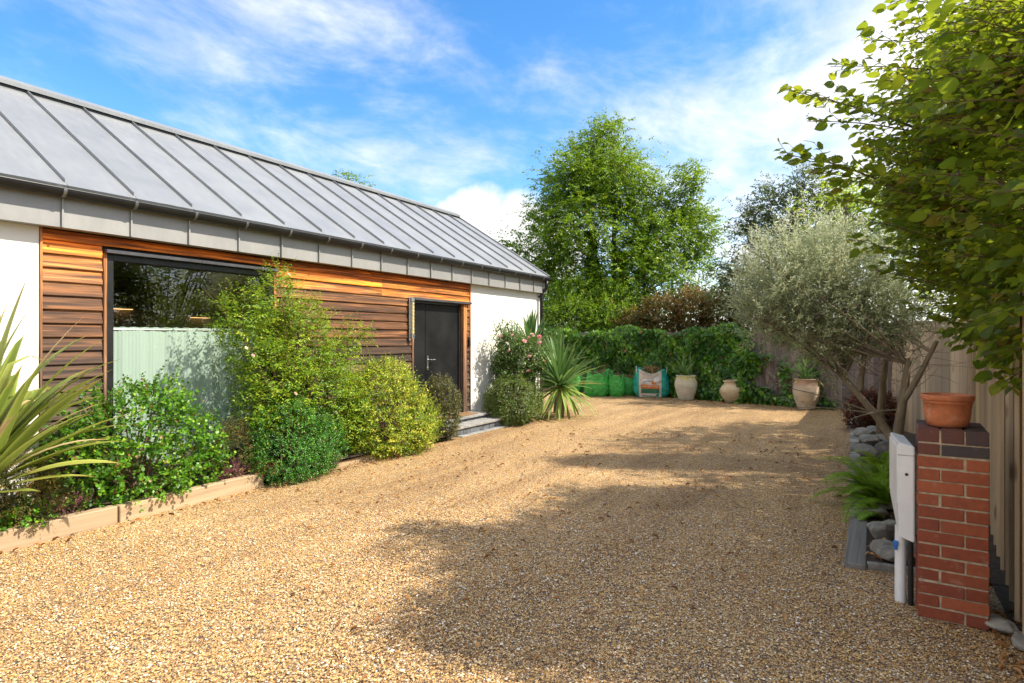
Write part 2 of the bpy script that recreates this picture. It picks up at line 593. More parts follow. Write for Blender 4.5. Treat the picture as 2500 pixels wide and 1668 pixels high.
# zinc
def zinc(name, col, rough):
    m, t = mat(name)
    n = t.noise(t.vmath('MULTIPLY', t.pos, (1.2, 1.2, 1.2)), 1.6, 6, .6)
    st = t.noise(t.vmath('MULTIPLY', t.pos, (3, 14, 3)), 1.2, 5, .65)
    f = t.math('ADD', t.math('MULTIPLY', n, .6), t.math('MULTIPLY', st, .4))
    k = t.ramp(t.info.outputs['Random'], [(0, (.94, .94, .95)), (1, (1.05, 1.05, 1.04))])
    c = t.ramp(f, [(.3, tuple(q * .88 for q in col)), (.7, tuple(q * 1.08 for q in col))])
    t.set(t.b.inputs['Base Color'], t.mix(1.0, c, k, 'MULTIPLY'))
    t.b.inputs['Metallic'].default_value = .35
    t.set(t.b.inputs['Roughness'], t.mapr(f, .3, .7, rough - .05, rough + .08))
    t.set(t.b.inputs['Normal'], t.bump(t.noise(t.pos, 2.4, 3, .5), .10, .02))
    return m
M['zinc'] = zinc('grey_zinc', (.29, .305, .325), .46)
M['zinc_fascia'] = zinc('fascia_zinc', (.335, .337, .338), .5)
M['gutter'] = simple('gutter_black', (.013, .0135, .016), .4, .1, 6, .2, 80, .06)
M['frame'] = simple('window_frame_black', (.018, .019, .022), .38, .0, 6, .2, 60, .05)
M['flashing'] = simple('flashing_grey', (.085, .088, .10), .42, .3, 5, .2, 60, .06)
M['door'] = simple('door_black', (.011, .0115, .013), .5, 0, 2.5, .35, 12, .05, .01, spec=.25)
M['steel'] = simple('brushed_steel', (.62, .62, .63), .28, 1.0, 40, .08, 120, .05)
WEATHER = [(.25, (.085, .066, .056)), (.9, (.075, .054, .043)), (1.35, (.082, .044, .027)), (1.7, (.115, .050, .020)), (2.0, (.185, .076, .024)), (2.2, (.32, .145, .05)), (2.34, (.60, .20, .016)), (2.5, (.58, .15, .008)), (2.7, (.34, .075, .006))]
M['clad'] = wood('weathered_cladding', [(.11, .065, .04), (.22, .12, .06), (.3, .18, .1)], 'y', 1.0, .62, WEATHER, .7, .5)
M['jamb'] = wood('jamb_timber', [(.16, .07, .03), (.34, .15, .06), (.45, .24, .11)], 'z', 1.0, .6, [(.2, (.13, .09, .07)), (1.2, (.20, .12, .08)), (2.0, (.42, .19, .07)), (2.7, (.5, .19, .05))], .3, .4)
M['sleeper'] = wood('pale_sleeper', [(.36, .25, .15), (.54, .40, .25), (.66, .53, .36)], 'y', .55, .75, None, .7, .4)
M['sleeper_grey'] = wood('grey_sleeper', [(.10, .095, .09), (.24, .225, .20), (.36, .34, .31)], 'y', .6, .85, None, .6, .8)
M['fence'] = wood('grey_fence_board', [(.13, .10, .095), (.22, .18, .165), (.30, .25, .22)], 'z', .8, .85, None, .5, .5)
M['fence_pale'] = wood('pale_fence_board', [(.30, .21, .13), (.46, .35, .23), (.56, .45, .31)], 'z', .8, .8, None, .7, .4)
M['dark_gap'] = simple('dark_backing', (.02, .017, .015), .9)
M['interior'] = simple('interior_wall', (.30, .26, .22), .8, nscale=2)
M['interior_floor'] = simple('interior_floor', (.22, .14, .08), .5, nscale=5)
M['joinery'] = simple('dark_joinery', (.05, .04, .035), .5)
M['mat'] = simple('coir_mat', (.28, .16, .07), .95, nscale=60, namt=.4, bscale=200, bstr=.9, bdist=.01)
M['slab'] = simple('step_slab', (.30, .30, .295), .7, nscale=6, namt=.2, bscale=60, bstr=.25, stain=.25)
M['blue_block'] = simple('blue_grey_block', (.13, .145, .17), .7, nscale=9, namt=.35, bscale=60, bstr=.3)
# brick
def brickmat(name, stops):
    m, t = mat(name)
    n = t.noise(t.pos, 26, 6, .65)
    c = t.ramp(t.math('ADD', t.math('MULTIPLY', t.info.outputs['Random'], .7), t.math('MULTIPLY', n, .4)), [(.05 + .95 * i / (len(stops) - 1), s) for i, s in enumerate(stops)])
    sp = t.vor(t.pos, 150)
    c = t.mix(t.mapr(sp, .20, .08, 0, .5), c, (.05, .03, .03))
    c = t.mix(t.mapr(t.noise(t.pos, 11, 5, .7), .58, .80, 0, .5), c, (.45, .34, .27))
    c = t.mix(t.mapr(t.noise(t.pos, 5, 6, .7), .55, .75, 0, .55), c, (.09, .035, .025))
    t.set(t.b.inputs['Base Color'], c)
    t.b.inputs['Roughness'].default_value = .72
    t.set(t.b.inputs['Normal'], t.bump(t.noise(t.pos, 90, 5, .7), .6, .005))
    return m
M['brick'] = brickmat('red_brick', [(.14, .032, .016), (.27, .058, .022), (.37, .095, .036), (.20, .042, .020), (.32, .072, .028)])
M['brick_dark'] = brickmat('dark_brick', [(.055, .036, .034), (.15, .045, .028), (.05, .045, .048), (.17, .055, .032)])
M['mortar'] = simple('mortar', (.46, .38, .26), .95, nscale=30, namt=.25, bscale=200, bstr=.8, bdist=.004, stain=.3)
M['terracotta'] = simple('terracotta', (.50, .155, .06), .75, nscale=9, namt=.25, bscale=120, bstr=.3, stain=.4, bloom=(.62, .40, .28))
# glazed-less urns
def urn(name, a, b, top):
    m, t = mat(name)
    n = t.noise(t.vmath('MULTIPLY', t.obj, (3, 3, 5)), 1.6, 6, .65)
    rings = t.noise(t.vmath('MULTIPLY', t.obj, (.6, .6, 42)), 1.0, 3, .6)
    c = t.ramp(t.math('ADD', t.math('MULTIPLY', n, .7), t.math('MULTIPLY', rings, .3)), [(.3, a), (.7, b)])
    sz = t.new('ShaderNodeSeparateXYZ')
    t.set(sz.inputs[0], t.obj)
    h = t.math('ADD', sz.outputs[2], t.math('MULTIPLY', t.math('SUBTRACT', n, .5), .25))
    c = t.mix(t.mapr(h, .40, .62, 0, .8, True), c, top)
    c = t.mix(t.mapr(h, .16, .02, 0, .45), c, (.30, .29, .25))
    t.set(t.b.inputs['Base Color'], c)
    t.b.inputs['Roughness'].default_value = .8
    t.set(t.b.inputs['Normal'], t.bump(rings, .35, .006))
    return m
M['urn_cream'] = urn('cream_urn', (.42, .37, .27), (.70, .63, .48), (.64, .56, .42))
M['urn_pink'] = urn('pink_urn', (.40, .33, .24), (.58, .47, .34), (.46, .29, .20))
M['urn_tan'] = urn('tan_urn', (.46, .33, .18), (.66, .54, .36), (.52, .40, .24))
M['white_plastic'] = simple('white_plastic', (.76, .76, .76), .4, nscale=7, namt=.05, bscale=40, bstr=.05, stain=.12)
M['black_plastic'] = simple('black_plastic', (.015, .015, .016), .4)
M['blue_plastic'] = simple('blue_plastic', (.02, .16, .55), .4)
M['board_grey'] = simple('mount_board', (.40, .36, .31), .8, nscale=20, namt=.25)
# bags
def plastic(name, col, rough, sheen=.5):
    m, t = mat(name)
    v = t.vmath('MULTIPLY', t.pos, (1, 1, 1.8))
    n = t.noise(v, 7, 6, .6, .8)
    t.set(t.b.inputs['Base Color'], t.ramp(n, [(.3, tuple(q * .7 for q in col)), (.7, tuple(min(1, q * 1.25) for q in col))]))
    t.b.inputs['Roughness'].default_value = rough
    t.b.inputs['Specular IOR Level'].default_value = sheen
    t.set(t.b.inputs['Normal'], t.bump(t.noise(v, 11, 5, .55, 1.2), .9, .035))
    return m
M['bag_green'] = plastic('green_bag', (.045, .36, .05), .26)
M['bag_teal'] = plastic('teal_bag', (.015, .32, .25), .24)
M['bag_panel'] = plastic('printed_beige', (.55, .48, .40), .5, .3)
M['bag_orange'] = plastic('printed_orange', (.62, .18, .03), .45, .3)
M['bag_white'] = plastic('printed_white', (.72, .70, .66), .5, .3)
M['bag_dkgreen'] = plastic('printed_green', (.03, .16, .085), .35, .4)
M['ink'] = simple('printed_black', (.02, .03, .03), .5)
M['inkwhite'] = simple('printed_letter_white', (.75, .68, .58), .5)
# glass with a mirror-like coating by angle
def glassmat(name, tint, refl):
    m, t = mat(name)
    tr = t.new('ShaderNodeBsdfTransparent')
    tr.inputs[0].default_value = (*tint, 1)
    gl = t.new('ShaderNodeBsdfGlossy')
    gl.inputs['Roughness'].default_value = .0
    cs = t.math('ABSOLUTE', t.vmath('DOT_PRODUCT', t.geo.outputs['Normal'], t.geo.outputs['Incoming']))
    fr = t.math('ADD', t.math('MULTIPLY', t.math('POWER', t.math('SUBTRACT', 1.0, cs), 5.0), .9), .04)
    mx = t.new('ShaderNodeMixShader')
    t.set(mx.inputs[0], t.math('ADD', t.math('MULTIPLY', fr, 1.6), refl, clamp=True))
    t.l.new(tr.outputs[0], mx.inputs[1])
    t.l.new(gl.outputs[0], mx.inputs[2])
    t.l.new(mx.outputs[0], t.out.inputs[0])
    return m
M['glass'] = glassmat('window_glass', (.96, .98, .97), .12)
M['tube_glass'] = glassmat('lamp_glass', (.95, .95, .93), .05)
def emit(name, col, strength):
    m, t = mat(name)
    t.b.inputs['Base Color'].default_value = (*col, 1)
    t.b.inputs['Emission Color'].default_value = (*col, 1)
    t.b.inputs['Emission Strength'].default_value = strength
    return m
M['warm_strip'] = emit('warm_strip', (1.0, .55, .20), 1.3)
M['lamp_core'] = simple('lamp_core', (.85, .66, .22), .5, bstr=0)
# curtain
m, t = mat('mint_curtain')
w = t.noise(t.vmath('MULTIPLY', t.pos, (1, 90, 90)), 3, 4, .6)
c = t.ramp(w, [(.3, (.62, .84, .74)), (.7, (.76, .93, .84))])
t.set(t.b.inputs['Base Color'], c)
t.b.inputs['Roughness'].default_value = .9
tr = t.new('ShaderNodeBsdfTranslucent')
t.set(tr.inputs[0], c)
mx = t.new('ShaderNodeMixShader')
mx.inputs[0].default_value = .25
t.l.new(t.b.outputs[0], mx.inputs[1])
t.l.new(tr.outputs[0], mx.inputs[2])
t.l.new(mx.outputs[0], t.out.inputs[0])
M['curtain'] = m
# stone
m, t = mat('rock')
n = t.noise(t.pos, 9, 7, .7)
c = t.ramp(t.math('ADD', t.math('MULTIPLY', n, .75), t.math('MULTIPLY', t.info.outputs['Random'], .25)), [(.3, (.12, .115, .105)), (.5, (.26, .245, .215)), (.7, (.44, .41, .36))])
c = t.mix(t.mapr(t.noise(t.pos, 4, 4, .6), .55, .75, 0, .5), c, (.24, .19, .10))
t.set(t.b.inputs['Base Color'], c)
t.b.inputs['Roughness'].default_value = .9
t.set(t.b.inputs['Normal'], t.bump(t.noise(t.pos, 40, 6, .7), .9, .02))
M['rock'] = m

# foliage
M['ash'] = leafmat('ash_leaf', [(.028, .07, .006), (.07, .155, .009), (.15, .28, .012), (.29, .41, .02)], trans=.36)
M['rose'] = leafmat('climbing_rose_leaf', [(.026, .08, .008), (.085, .19, .011), (.19, .33, .015), (.42, .50, .03)], trans=.3)
M['glossy'] = leafmat('glossy_leaf', [(.018, .065, .007), (.05, .16, .010), (.11, .29, .015), (.27, .45, .03)], trans=.25, rough=.4, spec=.45)
M['deep'] = leafmat('deep_green_leaf', [(.012, .06, .010), (.028, .135, .013), (.065, .24, .02), (.14, .37, .035)], trans=.2, rough=.32, spec=.6)
M['golden'] = leafmat('golden_leaf', [(.03, .095, .008), (.11, .23, .012), (.34, .42, .02), (.66, .62, .09)], trans=.25)
M['clipped'] = leafmat('clipped_dark_leaf', [(.025, .04, .012), (.06, .08, .02), (.12, .13, .035), (.22, .20, .06)], trans=.25, rough=.36, spec=.6)
M['clipped_green'] = leafmat('clipped_green_leaf', [(.02, .05, .01), (.05, .105, .016), (.12, .19, .03), (.26, .32, .06)], trans=.25, rough=.34, spec=.6)
M['conifer'] = leafmat('golden_conifer', [(.022, .045, .012), (.06, .09, .016), (.14, .13, .03), (.34, .22, .06)], trans=.2, rough=.6)
M['phormium'] = leafmat('sword_blade', [(.075, .13, .022), (.15, .22, .038), (.25, .32, .055), (.38, .42, .10)], trans=.3, rough=.38, tip=(.42, .20, .07))
M['phormium_dry'] = leafmat('dry_blade', [(.30, .20, .09), (.46, .34, .17), (.58, .46, .27)], trans=.25, rough=.6, tip=(.40, .19, .07))
M['yucca'] = leafmat('yucca_blade', [(.022, .07, .022), (.042, .115, .03), (.075, .17, .04), (.15, .26, .07)], trans=.3, rough=.4, tip=(.28, .20, .08))
M['yucca_pale'] = leafmat('yucca_skirt', [(.12, .22, .045), (.22, .33, .07), (.32, .42, .11)], trans=.3, rough=.42, tip=(.34, .22, .08))
M['grass'] = leafmat('pot_grass', [(.05, .12, .03), (.10, .20, .05), (.17, .29, .09)], trans=.3, rough=.45, tip=(.5, .42, .14))
M['yellow_blade'] = leafmat('yellow_blade', [(.50, .50, .06), (.66, .62, .12)], trans=.3, rough=.45, tip=(.6, .42, .12))
M['ivy'] = leafmat('ivy_leaf', [(.012, .045, .008), (.032, .11, .012), (.085, .22, .018), (.24, .42, .03)], trans=.28, rough=.36, spec=.5)
M['ivy_obj'] = leafmat('ivy_leaf_single', [(.03, .10, .012), (.07, .20, .018), (.18, .36, .028)], 'obj', trans=.3, rough=.34, spec=.5)
M['horn'] = leafmat('hornbeam_leaf', [(.032, .075, .010), (.07, .145, .013), (.15, .235, .014), (.34, .39, .02)], trans=.52, rough=.40, spec=.45)
M['horn_obj'] = leafmat('hornbeam_leaf_single', [(.035, .085, .012), (.075, .15, .014), (.15, .24, .016), (.30, .34, .02)], 'obj', trans=.52, rough=.40, spec=.45, vein=38)
M['lime'] = leafmat('lime_leaf', [(.10, .20, .015), (.24, .36, .02), (.42, .52, .05)], trans=.5)
M['olive'] = leafmat('olive_leaf', [(.11, .15, .055), (.23, .28, .12), (.38, .43, .22), (.58, .62, .40)], trans=.35, rough=.42, spec=.5)
M['privet'] = leafmat('upright_leaf', [(.028, .05, .016), (.06, .10, .028), (.12, .17, .045), (.21, .26, .08)], trans=.25, rough=.35, spec=.6)
M['brown_hedge'] = leafmat('brown_hedge_leaf', [(.04, .065, .012), (.08, .10, .018), (.13, .10, .025), (.24, .12, .035)], trans=.35)
M['dark_red'] = leafmat('dark_red_leaf', [(.015, .02, .008), (.05, .02, .01), (.13, .03, .012), (.24, .06, .02)], trans=.3)
M['fern'] = leafmat('fern_pinna', [(.09, .20, .015), (.20, .36, .025), (.36, .52, .05)], trans=.4)
M['rosebush'] = leafmat('rose_leaf', [(.022, .06, .014), (.045, .105, .02), (.08, .16, .028), (.17, .24, .05)], trans=.3, rough=.4)
M['heather'] = leafmat('heather_spike', [(.18, .03, .09), (.36, .06, .19), (.30, .22, .16), (.50, .16, .32)], trans=.3)
M['rust'] = leafmat('rusty_heath', [(.16, .05, .015), (.30, .10, .03), (.40, .20, .06)], trans=.3)
M['litter'] = leafmat('dead_leaf', [(.12, .05, .02), (.26, .10, .03), (.42, .20, .07), (.56, .34, .14)], trans=.2, rough=.7)
M['clippings'] = leafmat('dry_clippings', [(.18, .09, .04), (.40, .22, .09), (.58, .38, .18), (.16, .20, .06)], trans=.2, rough=.7)
M['petal'] = leafmat('pink_petal', [(.70, .20, .22), (.82, .34, .36), (.90, .55, .55)], 'obj', trans=.35, rough=.6)
M['petal_pale'] = leafmat('pale_petal', [(.80, .58, .42), (.90, .74, .62)], 'obj', trans=.35, rough=.6)
M['bark'] = bark('grey_bark', (.085, .07, .055), (.22, .19, .15))
M['bark_olive'] = bark('olive_bark', (.13, .095, .06), (.30, .235, .16), 9)
M['twig'] = bark('brown_twig', (.09, .055, .035), (.20, .13, .08), 20)

# ------------------------------------------------------------------ ground
def sheet(name, matl, x0, x1, y0, y1, z, nx=1, ny=1, amp=0.0):
    xs, ys = np.linspace(x0, x1, nx + 1), np.linspace(y0, y1, ny + 1)
    X, Y = np.meshgrid(xs, ys)
    Z = z + amp * (np.sin(X * 1.3 + Y * .4) + np.sin(Y * .9 - X * .7 + 1) + .6 * np.sin(X * 3.1 - Y * 2.3))
    V = np.stack([X, Y, Z], -1).reshape(-1, 3)
    i = np.arange((nx + 1) * (ny + 1)).reshape(ny + 1, nx + 1)
    Q = np.stack([i[:-1, :-1], i[:-1, 1:], i[1:, 1:], i[1:, :-1]], -1).reshape(-1, 4)
    return tag(link(name, mesh_np(name, V, None, Q, matl, smooth=True)), kind='structure')


sheet('ground', M['field'], -600, 600, -300, 1200, -.05)
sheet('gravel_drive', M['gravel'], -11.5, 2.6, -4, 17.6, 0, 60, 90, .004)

# loose pebbles of the near drive: one uncountable layer
cy, sy = math.cos(R(YAW)), math.sin(R(YAW))
N_PEB = 165000
g = np.random.default_rng(3)
dep = np.sqrt(g.uniform(1.9 ** 2, 5.6 ** 2, N_PEB * 2))
lat = dep * g.uniform(-.93, .93, N_PEB * 2)
px = lat * cy - dep * sy
py = lat * sy + dep * cy
ok = (px > -5.5) & ((px < -.2) | (py < 4.75)) & ~((px > .17) & (py > 4.1)) & (px < .66) & (dep / 5.6 < 1.25 * np.sqrt(g.random(N_PEB * 2)) + .25)
px, py = px[ok][:N_PEB], py[ok][:N_PEB]
n = len(px)
sz = g.uniform(.0028, .0062, n) * np.where(g.random(n) < .04, 1.7, 1)
octv = unit(np.array([(1, 0, 0), (-1, 0, 0), (0, 1, 0), (0, -1, 0), (0, 0, 1), (0, 0, -1.)]))
octf = np.array([(0, 2, 4), (2, 1, 4), (1, 3, 4), (3, 0, 4)])
an = g.uniform(0, 6.28, n)
scl = np.stack([sz * g.uniform(.8, 1.5, n), sz * g.uniform(.7, 1.1, n), sz * g.uniform(.5, .9, n)], -1)
lv = octv[None] * scl[:, None] * g.uniform(.7, 1.3, (n, 6, 1))
ca, sa = np.cos(an)[:, None], np.sin(an)[:, None]
wx = lv[..., 0] * ca - lv[..., 1] * sa + px[:, None]
wy = lv[..., 0] * sa + lv[..., 1] * ca + py[:, None]
wz = lv[..., 2] + (.003 + sz * .25 + g.uniform(0, .004, n))[:, None]
peb = mesh_np('gravel', np.stack([wx, wy, wz], -1).reshape(-1, 3), (octf[None] + (np.arange(n) * 6)[:, None, None]).reshape(-1, 3), None, M['pebble'], np.repeat(g.random(n), 6))
tag(link('gravel', peb), 'loose golden and grey pebbles strewn over the drive', 'gravel', kind='stuff')

sheet('soil_bed', M['soil'], -6.42, -5.62, -3, 7.6, .09, 10, 60, .012)
so = sheet('soil_rockery', M['soil'], -.07, 1.9, 4.92, 15.3, .024, 10, 50, .006)
for v_ in so.data.vertices:
    if v_.co.y > 6:
        v_.co.x -= .028 * (v_.co.y - 6) * (1.9 - v_.co.x) / 2.0
sheet('soil_hedge_foot', M['soil'], .66, 5, -4, 16, .02, 8, 40, .006)

# ------------------------------------------------------------------ the house
XW = -6.40
Y_END = 11.93
house = empty('house', (XW, 6, 0), 'long low house with grey standing seam roof, timber cladding and white render', 'house')
HX = house.location.copy()


def hpart(o, parent=house):
    """Parent to the house (or a part of it) keeping world coordinates."""
    o.parent = parent
    w = Vector((0, 0, 0))
    p = parent
    while p is not None:
        w += p.location
        p = p.parent
    o.location = o.location - w
    return o


def hbox(name, matl, x0, x1, y0, y1, z0, z1, bev=0.0, parent=house):
    return hpart(box(name, matl, None, x0, x1, y0, y1, z0, z1, bev), parent)


hbox('render_wall', M['render'], -6.62, -6.415, -4, 2.455, 0, 2.75)
hbox('render_wall', M['render'], -6.62, -6.415, 9.205, Y_END, 0, 2.75)
gw = MB().prism([(-11.2, 0), (-6.63, 0), (-6.63, 2.72), (-8.78, 4.1), (-11.2, 2.6)], 'y', Y_END - .22, Y_END - .004).build('gable_wall', M['render'])
hpart(gw)
hbox('back_wall', M['render'], -11.2, -11.0, -4, Y_END - .23, 0, 2.6)
# sheathing behind the boards, with the two openings left free
for (y0, y1, z0, z1) in [(2.457, 3.0, 0, 2.75), (3.0, 4.92, 2.43, 2.75), (3.0, 4.92, 0, .18), (4.92, 7.585, 0, 2.75), (7.585, 9.0, 2.24, 2.75), (7.585, 9.0, 0, .20), (9.0, 9.203, 0, 2.75)]:
    hbox('sheathing', M['dark_gap'], -6.6, -6.445, y0, y1 - .002, z0, z1)
# cladding boards: tapered, lapped, each row broken by window and door
rows = []
z = 2.595
while z > .12:
    h = .095 if z > 2.59 else .127
    rows.append((z - h, z))
    z -= h


def plank(y0, y1, z0, z1):
    prof = [(0, 0), (.034, .0), (.036, .006), (.016, z1 - z0 - .004), (0, z1 - z0 - .004)]
    o = MB().prism(prof, 'y', 0, y1 - y0).build('plank', M['clad'])
    o.location = (-6.443 + random.uniform(0, .003), y0, z0)
    o.rotation_euler.x = random.uniform(-.0006, .0006)
    return hpart(o)


for i, (z0, z1) in enumerate(rows):
    spans = [(2.478, 9.18)]
    if z0 < 2.43:
        spans = [(2.478, 2.975), (4.955, 9.18)]
    if z0 < 2.22:
        spans = [(2.478, 2.975), (4.955, 7.545), (9.085, 9.18)]
    for (a, b) in spans:
        cuts = [a]
        if b - a > 3.5:
            cuts += [a + (b - a) * random.choice([.34, .45, .62])]
        cuts.append(b)
        for q0, q1 in zip(cuts[:-1], cuts[1:]):
            plank(q0, q1 - .002, z0, z1)
for (y, z0, z1, w) in [(2.458, .1, 2.597, .018), (9.182, .15, 2.597, .02)]:
    hbox('corner_trim', M['jamb'], -6.445, -6.398, y, y + w, z0, z1)
# nail heads at the board ends
nm = MB()
for (z0, z1) in rows:
    for y in ((2.50, 2.955) if z0 < 2.43 else (2.50,)) + ((4.985,) if z0 < 2.43 else ()) + ((7.52,) if z0 < 2.22 else ()):
        for zz in (z0 + .03, z1 - .03):
            nm.tube([(-6.43, y, zz), (-6.4235 + .012 * (z1 - zz) / .127, y, zz)], .0035, 6)
hpart(tag(nm.build('nail_heads', M['steel']), kind='stuff'))

# window
win = MB()
fy0, fy1, fz0, fz1 = 3.012, 4.91, .18, 2.425
bw = .062
for (a, b, c_, d) in [(fy0, fy0 + bw, fz0, fz1), (fy1 - bw, fy1, fz0, fz1), (fy0 + bw, fy1 - bw, fz1 - bw, fz1), (fy0 + bw, fy1 - bw, fz0, fz0 + bw)]:
    win.box(-6.54, -6.412, a, b, c_, d, .004)
window = win.build('window', M['frame'])
hpart(window)
inn = MB()
for (a, b, c_, d) in [(fy1 - bw - .05, fy1 - bw, fz0 + bw, fz1 - bw)]:
    inn.box(-6.53, -6.45, a, b, c_, d, .003)
hpart(inn.build('inner_frame', M['frame']), window)
ya, yb, za, zb_ = fy0 + bw - .005, fy1 - bw - .045, fz0 + bw - .005, fz1 - bw + .005
hpart(MB().add([(-6.48, ya, za), (-6.48, yb, za), (-6.48, yb, zb_), (-6.48, ya, zb_)], [(0, 1, 2, 3)]).build('pane', M['glass']), window)
hbox('flashing', M['flashing'], -6.50, -6.352, 2.985, 3.95, 2.428, 2.462, .003, window)
hbox('flashing', M['flashing'], -6.50, -6.354, 3.953, 4.955, 2.428, 2.462, .003, window)
hbox('sill', M['frame'], -6.5, -6.36, 3.0, 4.92, .145, .178, .003, window)
hbox('jamb', M['jamb'], -6.5, -6.398, 2.977, 3.008, .15, 2.425, .002, window)
hbox('jamb', M['jamb'], -6.5, -6.398, 4.915, 4.953, .15, 2.425, .002, window)

# door: narrow fixed leaf and a wide leaf in a black frame
door = hbox('door', M['door'], -6.53, -6.485, 7.985, 8.905, .262, 2.175, .004)
fr = MB()
for (a, b, c_, d) in [(7.588, 7.625, .25, 2.235), (8.915, 8.965, .25, 2.235), (7.625, 8.915, 2.182, 2.235)]:
    fr.box(-6.56, -6.462, a, b, c_, d, .003)
hpart(fr.build('door_frame', M['frame']), door)
hbox('side_leaf', M['door'], -6.53, -6.485, 7.63, 7.977, .262, 2.175, .004, door)
hd = MB().box(-6.485, -6.476, 8.02, 8.058, 1.06, 1.30, .003)
hd.tube([(-6.476, 8.039, 1.235), (-6.425, 8.039, 1.235), (-6.425, 8.17, 1.232)], .0105, 8)
hd.tube([(-6.476, 8.039, 1.10), (-6.468, 8.039, 1.10)], .011, 10)
hpart(hd.build('handle', M['steel']), door)
hbox('flashing', M['flashing'], -6.50, -6.345, 7.55, 9.165, 2.222, 2.262, .003, door)
hbox('jamb', M['jamb'], -6.56, -6.398, 8.968, 9.083, .25, 2.22, .002, door)
hbox('jamb', M['jamb'], -6.56, -6.398, 7.547, 7.585, .2, 2.22, .002, door)
hbox('threshold', M['slab'], -6.57, -6.44, 7.59, 8.965, .205, .252, .003, door)
# entry keypad on the boards beside the door
kp = hbox('door_bell', M['black_plastic'], -6.405, -6.372, 9.118, 9.166, 1.455, 1.60, .006)
hpart(MB().tube([(-6.372, 9.142, 1.56), (-6.366, 9.142, 1.56)], .011, 10).build('bell_button', M['steel']), kp)
# tubular wall lamp
lamp = hbox('wall_lamp', M['steel'], -6.405, -6.39, 7.462, 7.512, 1.56, 2.27, .004)
for (za, zb, r_) in [(1.60, 1.665, .036), (2.19, 2.25, .036)]:
    hpart(MB().tube([(-6.345, 7.487, za), (-6.345, 7.487, zb)], r_, 14).build('end_cap', M['steel']), lamp)
    hpart(MB().box(-6.392, -6.35, 7.475, 7.499, (za + zb) / 2 - .012, (za + zb) / 2 + .012).build('bracket', M['steel']), lamp)
hpart(MB().tube([(-6.345, 7.487, 1.664), (-6.345, 7.487, 2.191)], .025, 12).build('light_tube', M['lamp_core']), lamp)
hpart(MB().tube([(-6.345, 7.487, 1.66), (-6.345, 7.487, 2.195)], .033, 16, False).build('glass_cover', M['tube_glass'], smooth=True), lamp)
cg = MB()
for k in range(9):
    zc = 1.69 + k * .058
    cg.tube([(-6.345 + .0355 * math.cos(a), 7.487 + .0355 * math.sin(a), zc) for a in np.linspace(0, 6.283, 13)], .0018, 4, False)
hpart(cg.build('wire_guard', M['steel']), lamp)

# room behind the glass
room = MB()
X0, X1, Y0, Y1, Z0, Z1 = -10.9, -6.64, 2.3, 7.2, .16, 2.72
room.add([(X0, Y0, Z0), (X0, Y1, Z0), (X0, Y1, Z1), (X0, Y0, Z1), (X1, Y0, Z0), (X1, Y1, Z0), (X1, Y1, Z1), (X1, Y0, Z1)], [(0, 1, 2, 3), (0, 3, 7, 4), (1, 5, 6, 2), (3, 2, 6, 7)])
hpart(room.build('interior_wall', M['interior']))
fl = MB().add([(X0, Y0, Z0), (X1, Y0, Z0), (X1, Y1, Z0), (X0, Y1, Z0)], [(0, 1, 2, 3)])
hpart(fl.build('interior_floor', M['interior_floor']))
hbox('wall_cabinet', M['joinery'], -10.88, -10.5, 4.6, 6.3, 2.1, 2.6, .005)
hbox('strip_light', M['warm_strip'], -10.86, -10.84, 4.75, 5.5, 2.085, 2.095)
hbox('wall_cabinet', M['joinery'], -10.88, -10.5, 6.5, 7.1, 2.0, 2.6, .005)
hbox('strip_light', M['warm_strip'], -10.86, -10.84, 6.52, 6.9, 1.98, 1.988)
hbox('worktop', M['joinery'], -10.88, -10.3, 4.3, 7.1, 1.0, 1.05, .005)

# roof: sheets, seams, ridge
EX, EZ, RX_, RZ_ = -6.215, 2.975, -8.78, 4.60
sl = Vector((RX_ - EX, 0, RZ_ - EZ))
sl_len = sl.length
sl_u = sl.normalized()
sl_n = Vector((-sl_u.z, 0, sl_u.x)) * -1
if sl_n.z < 0:
    sl_n = -sl_n
Rf_end = 11.985
roof = empty('roof', (EX, 6, EZ))
hpart(roof)
ys = [2.60 + .592 * k for k in range(-11, 16)]
edges = [y for y in ys if y < Rf_end - .2] + [Rf_end]
rot = Matrix((sl_u, Vector((0, 1, 0)), sl_n)).transposed().to_4x4()


def roofpiece(name, matl, mb, y):
    o = mb.build(name, matl)
    o.matrix_world = Matrix.Translation((EX, y, EZ)) @ rot
    bpy.context.view_layer.update()
    mw = o.matrix_world.copy()
    o.parent = roof
    o.matrix_parent_inverse = Matrix.Translation((EX, 6, EZ)).inverted()
    o.matrix_world = mw
    return o


pan_cache = {}
for k, (a, b) in enumerate(zip(edges[:-1], edges[1:])):
    w = round(b - a, 3)
    mb = MB()
    nx_ = 9
    for i in range(nx_ + 1):
        for j in range(5):
            u_ = sl_len * i / nx_
            bow = random.gauss(0, .0014) if 0 < j < 4 else 0
            mb.v.append((u_, .002 + (w - .004) * j / 4, bow))
    for i in range(nx_):
        for j in range(4):
            mb.f.append((i * 5 + j, (i + 1) * 5 + j, (i + 1) * 5 + j + 1, i * 5 + j + 1))
    b0 = len(mb.v)
    mb.v += [(0, .002, 0), (0, w - .002, 0), (-.002, w - .002, -.04), (-.002, .002, -.04)]
    mb.f.append((b0, b0 + 1, b0 + 2, b0 + 3))
    roofpiece('roof_sheet', M['zinc'], mb, a)
for y in edges[1:-1]:
    mb = MB().prism([(.055, .0), (.075, .030), (sl_len - .06, .034), (sl_len - .03, .0)], 'y', -.0045, .0045)
    roofpiece('seam', M['zinc'], mb, y)
mb = MB().box(-.01, sl_len, -.035, .012, -.055, .032)
roofpiece('verge_trim', M['zinc'], mb, Rf_end + .012)
rc = MB()
